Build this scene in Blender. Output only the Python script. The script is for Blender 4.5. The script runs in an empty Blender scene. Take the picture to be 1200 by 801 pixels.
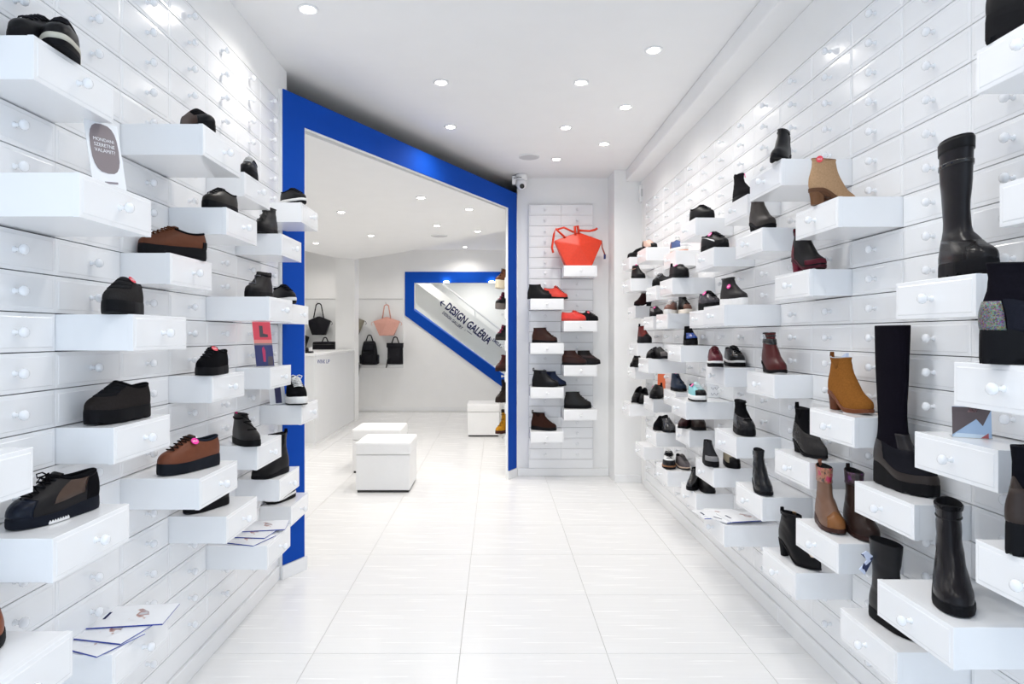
import bpy, bmesh, math, random
from mathutils import Vector, Matrix
random.seed(7)
PI = math.pi
C = bpy.context.scene.collection
SC = bpy.context.scene

# ------------------------------------------------------------------ camera
F, VX, VY, HC = 770.0, 581.0, 393.0, 1.30      # focal length in pixels, vanishing point, eye height
cd = bpy.data.cameras.new('camera'); cam = bpy.data.objects.new('camera', cd); C.objects.link(cam)
cam.location = (0, 0, HC); cam.rotation_euler = (PI / 2, 0, 0)
cd.sensor_width = 36; cd.lens = F / 1200 * 36
cd.shift_x = (600 - VX) / 1200; cd.shift_y = -(400.5 - VY) / 1200
cd.clip_start = 0.02; cd.clip_end = 200
SC.camera = cam

# ------------------------------------------------------------------ world: bright overcast street light through the open shop front
w = bpy.data.worlds.new('daylight'); SC.world = w; w.use_nodes = True
wb = w.node_tree.nodes['Background']; wb.inputs[0].default_value = (0.70, 0.84, 1.0, 1); wb.inputs[1].default_value = 1.45
SC.view_settings.view_transform = 'Standard'; SC.view_settings.look = 'None'
SC.view_settings.gamma = 1; SC.view_settings.use_curve_mapping = False
SC.view_settings.exposure = 0.54
SC.cycles.use_denoising = True
SC.cycles.max_bounces = 14; SC.cycles.diffuse_bounces = 10; SC.cycles.glossy_bounces = 4
SC.cycles.sample_clamp_indirect = 6.0
SPOT_W, SPOT_W2 = 12.5, 21.0

# ------------------------------------------------------------------ materials
MATS = {}
def new_mat(name):
    m = bpy.data.materials.new(name); m.use_nodes = True
    return m, m.node_tree, m.node_tree.nodes['Principled BSDF']
def mat(kind, col, rough=None, name=None):
    key = (kind, tuple(col), rough)
    if key in MATS: return MATS[key]
    m, nt, b = new_mat(name or kind)
    N = nt.nodes; L = nt.links
    base = dict(leather=.42, patent=.12, suede=.9, rubber=.6, fabric=.95, metal=.3, paint=.55, lacquer=.16, plastic=.35, paper=.5, glitter=.35, croc=.22)[kind]
    r = base if rough is None else rough
    b.inputs['Base Color'].default_value = (*col, 1); b.inputs['Roughness'].default_value = r
    tc = N.new('ShaderNodeTexCoord'); nz = N.new('ShaderNodeTexNoise'); L.new(tc.outputs['Object'], nz.inputs['Vector'])
    sc_, amt, bump = dict(leather=(60, .18, .12), patent=(20, .05, .02), suede=(160, .35, .35), rubber=(90, .12, .12), fabric=(260, .3, .4),
        metal=(30, .05, 0), paint=(6, .03, .01), lacquer=(5, .02, .004), plastic=(30, .03, .01), paper=(40, .03, .01), glitter=(300, .5, .3), croc=(70, .2, .5))[kind]
    nz.inputs['Scale'].default_value = sc_; nz.inputs['Detail'].default_value = 3
    mx = N.new('ShaderNodeMix'); mx.data_type = 'RGBA'; mx.blend_type = 'MULTIPLY'
    mr = N.new('ShaderNodeMapRange'); mr.inputs['To Min'].default_value = 1 - amt; mr.inputs['To Max'].default_value = 1 + amt * .4
    L.new(nz.outputs['Fac'], mr.inputs['Value'])
    mx.inputs['Factor'].default_value = 1; mx.inputs['A'].default_value = (*col, 1)
    L.new(mr.outputs['Result'], mx.inputs['B']); L.new(mx.outputs['Result'], b.inputs['Base Color'])
    if bump:
        bp = N.new('ShaderNodeBump'); bp.inputs['Strength'].default_value = bump; bp.inputs['Distance'].default_value = .002
        if kind in ('croc', 'glitter'):
            vo = N.new('ShaderNodeTexVoronoi'); vo.inputs['Scale'].default_value = 90 if kind == 'croc' else 420
            L.new(tc.outputs['Object'], vo.inputs['Vector']); L.new(vo.outputs['Distance'], bp.inputs['Height'])
            if kind == 'glitter':
                hs = N.new('ShaderNodeHueSaturation'); hs.inputs['Saturation'].default_value = .75; hs.inputs['Value'].default_value = .26
                L.new(vo.outputs['Color'], hs.inputs['Color']); L.new(hs.outputs['Color'], b.inputs['Base Color']); b.inputs['Metallic'].default_value = .5
        else: L.new(nz.outputs['Fac'], bp.inputs['Height'])
        L.new(bp.outputs['Normal'], b.inputs['Normal'])
    if kind in ('leather', 'rubber', 'croc') and max(col) < .3: b.inputs['Specular IOR Level'].default_value = .17 if kind == 'leather' else .10
    if kind == 'metal': b.inputs['Metallic'].default_value = 1
    if kind == 'paint' and rough == .75: b.inputs['Specular IOR Level'].default_value = .15
    if kind == 'fabric' or kind == 'suede': b.inputs['Specular IOR Level'].default_value = .05
    MATS[key] = m
    return m
def emit(name, col, s):
    m, nt, b = new_mat(name)
    b.inputs['Base Color'].default_value = (*col, 1)
    b.inputs['Emission Color'].default_value = (*col, 1); b.inputs['Emission Strength'].default_value = s
    return m
WHITE = (.86, .865, .875)
M_wall = mat('paint', (.87, .87, .865), .5)
M_ceil = mat('paint', (.86, .86, .86), .6)
M_draw = mat('lacquer', (.865, .872, .885), .17)
M_gap = mat('paint', (.07, .07, .07), .8)
M_blue = mat('paint', (.001, .060, .40), .75)
M_dark = mat('paint', (.045, .043, .042), .9)
M_knob = mat('lacquer', (.87, .88, .9), .12)
M_base = mat('lacquer', (.86, .865, .87), .25)
M_navy = mat('paint', (.006, .010, .07), .75)
M_lamp = emit('lamp_glass', (1, .97, .92), 14)
def floor_mat():
    m, nt, b = new_mat('porcelain_tile'); N = nt.nodes; L = nt.links
    tc = N.new('ShaderNodeTexCoord'); mp = N.new('ShaderNodeMapping'); mp.inputs['Scale'].default_value = (2.2, 60, 1)
    L.new(tc.outputs['Object'], mp.inputs['Vector'])
    nz = N.new('ShaderNodeTexNoise'); nz.inputs['Scale'].default_value = 1.0; nz.inputs['Detail'].default_value = 4
    L.new(mp.outputs['Vector'], nz.inputs['Vector'])
    cr = N.new('ShaderNodeValToRGB'); cr.color_ramp.elements[0].position = .25; cr.color_ramp.elements[0].color = (.775, .775, .775, 1)
    cr.color_ramp.elements[1].position = .75; cr.color_ramp.elements[1].color = (.81, .81, .805, 1)
    L.new(nz.outputs['Fac'], cr.inputs['Fac']); L.new(cr.outputs['Color'], b.inputs['Base Color'])
    b.inputs['Roughness'].default_value = .2
    mr = N.new('ShaderNodeMapRange'); mr.inputs['To Min'].default_value = .16; mr.inputs['To Max'].default_value = .34
    L.new(nz.outputs['Fac'], mr.inputs['Value']); L.new(mr.outputs['Result'], b.inputs['Roughness'])
    b.inputs['Specular IOR Level'].default_value = .4
    return m
M_tile = floor_mat()
M_grout = mat('paint', (.46, .45, .44), .8, 'grout')

# ------------------------------------------------------------------ mesh helpers
def obj(name, bm, m, parent=None, smooth=False, mats=None):
    me = bpy.data.meshes.new(name); bm.normal_update(); bm.to_mesh(me); bm.free()
    if smooth: me.polygons.foreach_set('use_smooth', [True] * len(me.polygons))
    for mm in (mats or [m]): me.materials.append(mm)
    return inst(name, me, parent)
def inst(name, me, parent=None, loc=None, rot=None):
    o = bpy.data.objects.new(name, me); C.objects.link(o)
    if parent: o.parent = parent
    if loc is not None: o.location = loc
    if rot is not None: o.rotation_euler = rot
    return o
def thing(name, label, cat, loc=(0, 0, 0), rz=0, group=None):
    o = bpy.data.objects.new(name, None); C.objects.link(o); o.empty_display_size = .05
    o.location = loc; o.rotation_euler = (0, 0, rz); o['label'] = label; o['category'] = cat
    if group: o['group'] = group
    return o
def tag(o, label, cat, group=None):
    o['label'] = label; o['category'] = cat
    if group: o['group'] = group
    return o
def struct(name, bm, m, parent=None, label=None, mats=None):
    o = obj(name, bm, m, parent, mats=mats)
    if not parent: o['kind'] = 'structure'
    if label: o['label'] = label
    return o
def box(bm, x0, x1, y0, y1, z0, z1, bev=0, mi=0):
    v = [bm.verts.new(p) for p in ((x0,y0,z0),(x1,y0,z0),(x1,y1,z0),(x0,y1,z0),(x0,y0,z1),(x1,y0,z1),(x1,y1,z1),(x0,y1,z1))]
    fs = [bm.faces.new([v[i] for i in q]) for q in ((3,2,1,0),(4,5,6,7),(0,1,5,4),(1,2,6,5),(2,3,7,6),(3,0,4,7))]
    for f in fs: f.material_index = mi
    if bev:
        es = list({e for f in fs for e in f.edges})
        bmesh.ops.bevel(bm, geom=es, offset=bev, segments=2, profile=.6, affect='EDGES')
    return bm
def B(*a, **k): return box(bmesh.new(), *a, **k)
def loft(bm, rings, closed=True, cap0=False, cap1=False):
    R = [[bm.verts.new(p) for p in r] for r in rings]
    for a, b in zip(R, R[1:]):
        n = len(a)
        for i in range(n if closed else n - 1):
            j = (i + 1) % n
            bm.faces.new((a[i], a[j], b[j], b[i]))
    if cap0: bm.faces.new(list(reversed(R[0])))
    if cap1: bm.faces.new(R[-1])
    return R
def tube(bm, pts, r, n=8, caps=True, closed=False):
    pts = [Vector(p) for p in pts]; rings = []
    N_ = len(pts); up = Vector((0, 0, 1)); prev = None
    rr = r if isinstance(r, (list, tuple)) else [r] * N_
    for i, p in enumerate(pts):
        a = pts[(i - 1) % N_] if (closed or i > 0) else p; b = pts[(i + 1) % N_] if (closed or i < N_ - 1) else p
        t = (b - a).normalized() if (b - a).length > 1e-9 else Vector((1, 0, 0))
        if prev is None:
            u = t.cross(up)
            if u.length < .05: u = t.cross(Vector((1, 0, 0)))
        else: u = prev - t * prev.dot(t)
        u.normalize(); v = t.cross(u); prev = u
        rings.append([p + (u * math.cos(2*PI*k/n) + v * math.sin(2*PI*k/n)) * rr[i] for k in range(n)])
    if closed: rings.append(rings[0]); caps = False
    R = loft(bm, rings, True, caps, caps)
    if closed: bmesh.ops.remove_doubles(bm, verts=R[0] + R[-1], dist=1e-6)
    return bm
def arc(c, r, a0, a1, n, ax='xz', k=1.0):
    out = []
    for i in range(n + 1):
        a = a0 + (a1 - a0) * i / n; u, v = r * math.cos(a), r * math.sin(a) * k
        out.append((c[0] + u, c[1], c[2] + v) if ax == 'xz' else ((c[0], c[1] + u, c[2] + v) if ax == 'yz' else (c[0] + u, c[1] + v, c[2])))
    return out
def lathe(bm, prof, n=20, mtx=None):
    rings = [[Vector((r * math.cos(2*PI*k/n), r * math.sin(2*PI*k/n), z)) for k in range(n)] for r, z in prof]
    if mtx: rings = [[mtx @ p for p in r] for r in rings]
    return loft(bm, rings, True, True, True)
def prism(bm, pts, n, th, mi=0):
    """planar polygon pts extruded by th along n"""
    n = Vector(n).normalized() * th
    a = [bm.verts.new(Vector(p)) for p in pts]; b = [bm.verts.new(Vector(p) + n) for p in pts]
    fs = [bm.faces.new(a), bm.faces.new(list(reversed(b)))]
    for i in range(len(a)):
        j = (i + 1) % len(a); fs.append(bm.faces.new((a[j], a[i], b[i], b[j])))
    for f in fs: f.material_index = mi
    bmesh.ops.recalc_face_normals(bm, faces=fs)
    return bm
def at(px, py, Y): return Vector(((px - VX) * Y / F, Y, HC + (VY - py) * Y / F))
def text_mesh(s, size, ext=.0004, shear=0, bold=0):
    cu = bpy.data.curves.new('lettering', 'FONT'); cu.body = s; cu.size = size; cu.extrude = ext; cu.resolution_u = 3; cu.shear = shear; cu.offset = bold
    cu.align_x = 'CENTER'; cu.align_y = 'CENTER'
    o = bpy.data.objects.new('lettering', cu); C.objects.link(o)
    dg = bpy.context.evaluated_depsgraph_get(); me = bpy.data.meshes.new_from_object(o.evaluated_get(dg))
    bpy.data.objects.remove(o); bpy.data.curves.remove(cu)
    return me
def text_w(me):
    xs = [v.co.x for v in me.vertices]; return max(xs) - min(xs)

# ------------------------------------------------------------------ room shell
AL, ZL, WL, YL = 1.163, .058, .3007, 1.735     # left drawer wall: distance, first joint, pitch, column 0
AR, ZR, WR, YR = 1.289, .042, .2975, 1.782     # right drawer wall
CEIL, CEIL2 = 2.765, 2.457
YB = -.75                                      # shop front
A0 = Vector((-1.140, 3.512)); B0 = Vector((.190, 6.104))     # partition ends, in plan
YE, YBK = 6.10, 11.25                          # end wall, back wall

fl = B(-4.4, 1.6, YB - .3, 13.2, -.10, -.0025)
floor = struct('floor', fl, M_grout, label='white porcelain tiled floor of large square tiles')
TX, TY = .601, .6075
tm = B(0, TX - .0024, 0, TY - .0024, -.012, 0, bev=.0008)
tme = bpy.data.meshes.new('tile'); tm.to_mesh(tme); tm.free(); tme.materials.append(M_tile)
XT0, YT0 = -.146 - 7 * TX, 2.689 - 6 * TY
nt_ = 0
for i in range(10):
    for j in range(20):
        x, y = XT0 + i * TX, YT0 + j * TY
        if x < -1.5 and y < 3.3: continue
        if x > .2 and y > 6.0: continue
        inst('tile', tme, floor, (x + .0012, y + .0012, 0))
# ceiling of the front shop runs on above the partition into a dark void
bm = B(-4.4, 1.6, YB - .1, 13.3, CEIL, CEIL + .1)
ceiling = struct('ceiling', bm, M_ceil, label='flat white plaster ceiling')
# lower ceiling slab of the second room
n2 = Vector((B0.y - A0.y, -(B0.x - A0.x))).normalized()     # towards the camera side (+x, -y)
dv = (B0 - A0).normalized()
Ab = A0 - n2 * .06; Bb = B0 - n2 * .06
poly = [(Ab.x - .02, Ab.y), (Bb.x, Bb.y), (.27, 6.25), (.27, 7.02), (-.55, 8.10), (-1.25, 9.09), (-1.75, 9.62), (-2.14, 9.97), (-2.40, 9.74), (-2.62, 8.95), (-3.2, 8.2), (-4.35, 7.6), (-4.35, 3.62), (Ab.x - .02, 3.62)]
bm = prism(bmesh.new(), [(x, y, CEIL2) for x, y in poly], (0, 0, 1), .14)
lowc = struct('trim_1', bm, M_ceil, label='lower white ceiling of the back room')
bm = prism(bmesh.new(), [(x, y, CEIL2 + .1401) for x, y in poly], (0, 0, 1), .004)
obj('void_shade_floor', bm, M_dark, lowc)  # sheet over the slab, coloured dark to paint in the shade of the void
bm = bmesh.new()
for a, b in zip(poly[3:12], poly[4:13]):
    d = (Vector(b) - Vector(a)).normalized(); nn = Vector((d.y, -d.x)) * .02
    prism(bm, [(a[0], a[1], CEIL2 + .12), (b[0], b[1], CEIL2 + .12), (b[0], b[1], CEIL - .001), (a[0], a[1], CEIL - .001)], (-nn.x, -nn.y, 0), .02)
obj('fascia', bm, M_ceil, lowc)
# back of the void: added board behind the partition, shade put into its dark colour
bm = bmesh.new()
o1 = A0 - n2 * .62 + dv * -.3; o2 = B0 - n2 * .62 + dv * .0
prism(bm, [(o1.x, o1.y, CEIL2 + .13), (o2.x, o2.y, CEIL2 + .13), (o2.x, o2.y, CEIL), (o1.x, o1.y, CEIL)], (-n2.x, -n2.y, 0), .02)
obj('void_shade_back', bm, M_dark, lowc)

def wallbox(name, x0, x1, y0, y1, z0=0, z1=CEIL, m=M_wall, label=None): return struct(name, B(x0, x1, y0, y1, z0, z1), m, label=label)
wallbox('wall_left', -AL - .16, -AL - .025, YB, 3.66)
wallbox('wall_right', AR + .025, AR + .16, YB, 6.2)
wallbox('wall_end', .20, AR + .16, YE + .02, YE + .12)
wallbox('wall_pier', 1.05, AR + .03, 5.82, YE + .03)
wallbox('wall_back', -4.4, -1.545, YBK, YBK + .12)
wallbox('wall_back_left', -4.4, -4.28, 3.6, YBK)
wallbox('wall_front_left', -4.4, -AL - .15, 3.56, 3.66)
wallbox('wall_back_right', .27, .38, YE + .12, YBK)
# beam under the ceiling along the right wall
struct('trim_2', B(1.152, AR + .03, YB, 5.82, 2.661, CEIL - .001, bev=.012), M_ceil, label='boxed beam along the top of the right wall')
# shop front behind the camera: open door way between two piers, header above
struct('wall_front', box(box(B(-AL - .16, -1.02, YB - .12, YB, 0, CEIL), 1.12, AR + .16, YB - .12, YB, 0, CEIL), -1.02, 1.12, YB - .12, YB, 2.62, CEIL), M_wall)

# ------------------------------------------------------------------ drawer cabinets
def drawer_mesh(W, H, d, name='drawer'):
    """front face at local x=0, width along +y, height +z; d>0 adds the pulled-out box behind"""
    bm = bmesh.new(); g, gz = .0006, .0013
    y0, y1, z0, z1 = g, W - g, gz, H - gz
    b1, b2 = .0032, .012
    def ring(i, x): return [(x, y0 + i, z0 + i), (x, y1 - i, z0 + i), (x, y1 - i, z1 - i), (x, y0 + i, z1 - i)]
    loft(bm, [ring(0, -.014), ring(0, -.0010), ring(.0010, -.0002), ring(b2 - .0025, .0002), ring(b2, .0016)], True, True, True)
    if d: box(bm, -d - .022, -.0142, y0 + .0012, y1 - .0012, z0 + .001, z1 - .0004, bev=.0012)
    me = bpy.data.meshes.new(name); bm.normal_update(); bm.to_mesh(me); bm.free(); me.materials.append(M_draw)
    return me
def knob_mesh():
    bm = bmesh.new()
    mt = Matrix.Rotation(PI / 2, 4, 'Y')
    lathe(bm, [(.0075, -.001), (.0078, .0025), (.0050, .0050), (.0048, .013), (.0080, .0165), (.0118, .0195), (.0130, .0240), (.0124, .0285), (.0095, .0320), (.0045, .0338)], 16, mt)
    me = bpy.data.meshes.new('knob'); bm.normal_update(); bm.to_mesh(me); bm.free(); me.materials.append(M_knob)
    me.polygons.foreach_set('use_smooth', [True] * len(me.polygons))
    return me
KM = knob_mesh(); DM = {}
def drawer(parent, org, rz, W, H, d):
    key = (W, H, d)
    if key not in DM: DM[key] = drawer_mesh(W, H, d)
    ca, sa = math.cos(rz), math.sin(rz)
    o = inst('drawer', DM[key], parent, (org[0] + ca * d, org[1] + sa * d, org[2]), (0, 0, rz))
    k = inst('knob', KM, o, (.001, W / 2, H / 2))
    return o
OPEN_L = {(-1,18):.154,(-1,15):.254,(1,18):.256,(1,14):.154,(2,16):.205,(3,18):.154,(5,18):.205,(4,16):.205,(3,13):.254,(5,13):.154,(0,12):.205,
          (4,10):.154,(2,10):.154,(5,8):.205,(0,9):.154,(3,7):.205,(1,7):.245,(4,5):.195,(5,3):.154,(2,5):.205,(3,3):.245,(-1,7):.196,(-2,9):.154,(0,3):.15,(-2,5):.24}
OPEN_R = {(-2,18):.204,(2,18):.255,(1,16):.205,(3,16):.204,(4,18):.15,(2,14):.154,(4,13):.255,(6,13):.15,(5,16):.204,(6,18):.204,(8,17):.15,(10,18):.2,(12,18):.2,
          (11,16):.25,(7,15):.25,(9,15):.2,(12,14):.15,(8,13):.2,(10,13):.15,(7,11):.2,(11,11):.2,(9,10):.255,(5,10):.15,(3,10):.154,(1,9):.154,(-1,13):.204,(-2,11):.255,
          (-1,9):.154,(-2,15):.152,(0,7):.154,(-2,7):.206,(-1,5):.255,(0,3):.2,(1,5):.204,(2,3):.204,(3,5):.204,(2,7):.154,(4,7):.2,(4,3):.255,(6,8):.255,(8,8):.15,
          (10,7):.15,(12,6):.2,(9,5):.2,(7,6):.15,(8,3):.2,(5,5):.204,(6,3):.2,(11,3):.15,(12,9):.15}
def cab(name, label, side, k0, k1, m0, m1, opened):
    A, Z, W, Y = (AL, ZL, WL, YL) if side == 'L' else (AR, ZR, WR, YR)
    s = -1 if side == 'L' else 1
    t = thing(name, label, 'drawer cabinet', (s * (A + .012), Y + (k0 + k1 + 1) / 2 * W, 0), 0)
    y0, y1 = Y + k0 * W, Y + (k1 + 1) * W
    lx = lambda x: x - t.location.x
    ly = t.location.y
    zt = Z + .1 * (m1 + 1)
    def bb(xa, xb, ya, yb, za, zb, **k): return B(min(lx(xa), lx(xb)), max(lx(xa), lx(xb)), ya - ly, yb - ly, za, zb, **k)
    obj('carcass', bb(s * (A + .012), s * (A + .0245), y0, y1, Z + .1 * m0, zt), M_gap, t)
    bm = bb(s * A, s * (A + .0245), y0, y1, .074, Z + .1 * m0 - .001)
    obj('plinth_panel', bm, M_draw, t)
    obj('plinth', bb(s * (A - .012), s * (A + .0245), y0 + .001, y1 - .001, 0.0005, .072, bev=.004), M_base, t)
    obj('top_panel', bb(s * A, s * (A + .0245), y0, y1, zt + .001, (2.660 if side == 'R' else CEIL) - .001), M_wall, t)
    rz = 0 if side == 'L' else PI
    for k in range(k0, k1 + 1):
        for m in range(m0, m1 + 1):
            d = opened.get((k, m), 0)
            yy = Y + k * W if side == 'L' else Y + (k + 1) * W
            drawer(t, (lx(s * A), yy - ly, Z + .1 * m), rz, W, .1, d)
    # plain closing panel strip at the outer sides
    return t
cab('drawer_cabinet', 'long white wall of small knobbed drawers on the left, some pulled out under shoes', 'L', -3, 5, 1, 24, OPEN_L)
cab('drawer_cabinet', 'nearer white wall of small knobbed drawers on the right, under mostly boots', 'R', -3, 3, 1, 23, OPEN_R)
cab('drawer_cabinet', 'farther white wall of small knobbed drawers on the right, under mostly low shoes', 'R', 4, 12, 1, 23, OPEN_R)
# baseboards and plain wall linings nearer than the cabinets
for s, A, Y, W, nm in ((-1, AL, YL, WL, 'left'), (1, AR, YR, WR, 'right')):
    y1 = Y - 3 * W
    xs = sorted((s * A, s * (A + .024)))
    struct('trim_' + ('3' if s < 0 else '4'), B(xs[0], xs[1], YB, y1 - .002, .0, (2.66 if s > 0 else CEIL) - .001), M_draw)
struct('trim_5', B(-AL - .026, -AL + .0, YL + 6 * WL + .001, 3.655, 0, CEIL - .001), M_wall)
struct('trim_6', B(AR - .0, AR + .026, YR + 13 * WR + .001, 5.82, 0, 2.660), M_wall)
struct('baseboard_left', B(-AL, -AL + .012, YL + 6 * WL, 3.50, .0005, .072, bev=.003), M_base)
struct('baseboard_end', box(B(.205, 1.048, YE - .012, YE + .0198, .0005, .07, bev=.003), 1.052, AR - .002, 5.806, 5.8195, .0005, .07, bev=.003), M_base)
# end wall cabinet
WE, HE, XE, ZE = .2955, .0982, .308, .155
OPEN_E = {(1, 17): .26, (0, 14): .26, (1, 12): .26, (0, 10): .26, (1, 8): .26, (0, 6): .26, (1, 4): .26, (0, 2): .26}
te = thing('drawer_cabinet', 'narrow two column white drawer unit on the end wall under the orange bag', 'drawer cabinet', (XE + WE, YE, 0))
obj('carcass', B(-WE, WE, -.0035, .019, ZE, ZE + 24 * HE), M_gap, te)
obj('side_panel', box(B(-WE - .004, -WE - .0005, -.015, .0195, ZE - .08, ZE + 24 * HE + .004), WE + .0005, WE + .004, -.015, .0195, ZE - .08, ZE + 24 * HE + .004), M_draw, te)
obj('plinth_panel', B(-WE, WE, -.015, .0195, .073, ZE - .002), M_draw, te)
for c in range(2):
    for r in range(24):
        drawer(te, ((c - 1) * WE, -.0175, ZE + r * HE), -PI / 2, WE, HE, OPEN_E.get((c, r), 0))
# drawer column on the far side of the partition, facing the back room
tb = thing('drawer_cabinet', 'drawer column behind the right blue post, boots facing the back room', 'drawer cabinet', (.27, 6.55, 0))
obj('carcass', B(-.0045, -.0005, -.30, .30, .155, 2.35), M_gap, tb)
SHZ = [.395, .685, .985, 1.285, 1.545, 1.80]
for c in range(2):
    for r in range(22):
        z = .155 + .1 * r
        d = .165 if any(abs(z + .098 - q) < .055 for q in SHZ) and c == 0 else 0
        drawer(tb, (-.0185, .30 - (1 - c) * .30, z), PI, .30, .1, d)

# ------------------------------------------------------------------ partition with blue frame
def on(s, z, off=0):   # s metres along the partition from A0, z height, off towards the camera
    q = A0 + dv * s + n2 * off
    return Vector((q.x, q.y, z))
LP = (B0 - A0).length
s_in0 = (Vector((-1.067, 3.653)) - A0).length; s_in1 = (Vector((.112, 5.953)) - A0).length
ZT, ZI = 2.618, 2.457
def cshape(bm, s0, s1, si0, si1, z0, zt, zi, off, th):
    pts = [(s0, z0), (si0, z0), (si0, zi), (si1, zi), (si1, z0), (s1, z0), (s1, zt), (s0, zt)]
    # three convex pieces
    for q in ([(s0, z0), (si0, z0), (si0, zi), (s0, zt)], [(s0, zt), (si0, zi), (si1, zi), (s1, zt)], [(si1, z0), (s1, z0), (s1, zt), (si1, zi)]):
        prism(bm, [on(a, z, off) for a, z in q], (n2.x, n2.y, 0), th)
    return bm
wp = struct('wall_partition', cshape(bmesh.new(), -.012, LP + .012, s_in0 + .010, s_in1 - .006, .0005, ZT - .002, ZI - .004, -.021, .020), M_wall, label='white partition with a wide opening, slanting back across the shop')
fr = obj('blue_frame', cshape(bmesh.new(), 0, LP, s_in0, s_in1, .075, ZT, ZI, -.0005, .006), M_blue, wp)
fr['label'] = 'broad royal blue border around the opening'
bm = bmesh.new()
for a, b in ((-.012, s_in0 + .014), (s_in1 - .014, LP + .014)): prism(bm, [on(a, .0008), on(b, .0008), on(b, .073), on(a, .073)], (n2.x, n2.y, 0), .014)
obj('baseboard', bm, M_base, wp)
# partition return to the end wall
# ------------------------------------------------------------------ back wall with the blue framed stair window
X0 = at(474.7, 0, YBK).x
P = lambda px, py, Y=YBK: at(px, py, Y)
outer = [P(474.7, 318.4), P(474.7, 369.3), P(599.4, 461.1), P(599.4, 318.4)]
inner = [P(485.5, 331.2), P(485.5, 363.2), P(599.4, 445.4), P(599.4, 331.2)]
# wall around the opening, 0.12 thick
bm = bmesh.new()
xl, xr = -1.545, .28
def pz(a): return Vector((a.x, YBK, a.z))
i0, i1, i2, i3 = [pz(a) for a in inner]
V = lambda x, z: Vector((x, YBK, z))
prism(bm, [V(xl, 0), V(i0.x, 0), V(i0.x, CEIL), V(xl, CEIL)], (0, 1, 0), .14)
prism(bm, [V(i0.x, 0), V(xr, 0), V(xr, i2.z), i2, i1], (0, 1, 0), .14)
prism(bm, [i0, i3, V(xr, i3.z), V(xr, CEIL), V(i0.x, CEIL)], (0, 1, 0), .14)
wbs = struct('wall_back_stair', bm, M_wall)
bm = bmesh.new()
o0, o1_, o2_, o3 = [pz(a) for a in outer]
prism(bm, [o0, o1_, i1, i0], (0, -1, 0), .02); prism(bm, [o1_, o2_, i2, i1], (0, -1, 0), .02); prism(bm, [o0, i0, i3, o3], (0, -1, 0), .02)
bf = obj('blue_frame', bm, M_blue, wbs); bf['label'] = 'royal blue border of the slanted stair window'
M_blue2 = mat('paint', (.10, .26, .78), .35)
bm = bmesh.new(); prism(bm, [i1 + Vector((.004, .002, .028)), i2 + Vector((-.03, .002, .028)), i2 + Vector((-.03, .002, .0)), i1 + Vector((.004, .002, .0))], (0, 1, 0), .135)
obj('blue_sill', bm, M_blue2, wbs)
# stairwell behind
Y2 = YBK + 1.5
sw = struct('wall_stairwell', box(box(box(B(-1.9, .7, Y2, Y2 + .1, 0, 3.0), -1.9, -1.8, YBK + .14, Y2, 0, 3.0), .6, .7, YBK + .14, Y2, 0, 3.0), -1.9, .7, YBK + .14, Y2, -.2, 0.0), M_wall, label='pale walls of the stairwell behind the slanted window')
bm = bmesh.new(); sl = -(361.5 - 336) / (506 - 483)
q = lambda px, py, Y=YBK + 1.1: at(px, py, Y)
prism(bm, [q(470, 318), q(486, 318), q(600, 404), q(600, 416)], (0, 1, 0), .3)
M_band = mat('paint', (.76, .76, .75), .6)
st = thing('staircase', 'pale stair flight with a thin handrail seen through the slanted window', 'stairs', (-.6, YBK + 1.0, 0))
def pr(o, par):
    o.parent = par; o.matrix_parent_inverse = Matrix.Translation(-par.location); return o
pr(obj('stringer', bm, M_band), st)
bm = bmesh.new(); tube(bm, [q(513, 328, YBK + .9), q(600, 397, YBK + .9)], .018)
for f_ in (.08, .5, .9):
    a = q(513, 328, YBK + .9).lerp(q(600, 397, YBK + .9), f_); tube(bm, [a, a + Vector((0, .3, -.12))], .010)
pr(obj('handrail', bm, mat('paint', (.75, .75, .76), .3)), st)
for i in range(9):
    a = at(490 + 13.2 * i, 372 + 9.6 * i, YBK + .5)
    pr(obj('step', B(a.x - .02, a.x + .17, YBK + .25, YBK + 1.0, a.z - .16, a.z, bev=.006), M_band), st)
# lettering on the glass pane
gm, gnt, gb = new_mat('clear_glass'); gb.inputs['Base Color'].default_value = (.97, .985, .98, 1); gb.inputs['Roughness'].default_value = .02
gb.inputs['Transmission Weight'].default_value = 1; gb.inputs['IOR'].default_value = 1.2
bm = bmesh.new(); e = Vector((0, .04, 0)); prism(bm, [i0 + e, i1 + e, i2 + e, i3 + e], (0, 1, 0), .006)
win = struct('window_1', bm, gm, label='slanted glass pane with navy lettering'); 
ang = math.atan2(-(397.5 - 358.5), (572 - 525.5))
def letter(s, pxc, pyc, wpx, par, size_fix=None, Y=YBK + .030, m=M_navy, name='lettering', cond=1.0, bold=.03):
    me = text_mesh(s, 1.0, .001, bold=bold); wd = wpx * Y / F; k = wd / text_w(me)
    o = inst(name, me, par, at(pxc, pyc, Y), (PI / 2, -ang, 0)); o.scale = (k, k * cond, 1); me.materials.append(m); return o
letter('DESIGN GALÉRIA', 548.6, 379.0, 66.0, win, cond=1.45)
letter('DESIGN GALLERY', 530.2, 375.3, 29.8, win, cond=1.25)
letter('|', 545.0, 386.6, .5, win, cond=.45)
letter('EMELET', 583, 402.2, 14.5, win, cond=1.1)
letter('|', 575.4, 397.5, .55, win, cond=1.0)
bm = bmesh.new(); tube(bm, [at(547.3, 387.4, YBK + .036), at(552.8, 391.6, YBK + .036)], .005, 6); obj('lettering', bm, M_navy, win)
bm = bmesh.new()
for a, b in (((516.5, 353.6), (521.8, 357.6)), ((516.5, 353.6), (516.9, 358.4)), ((516.5, 353.6), (520.4, 352.8))): tube(bm, [at(*a, YBK + .036), at(*b, YBK + .036)], .011, 6)
obj('arrow', bm, M_navy, win)
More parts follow.
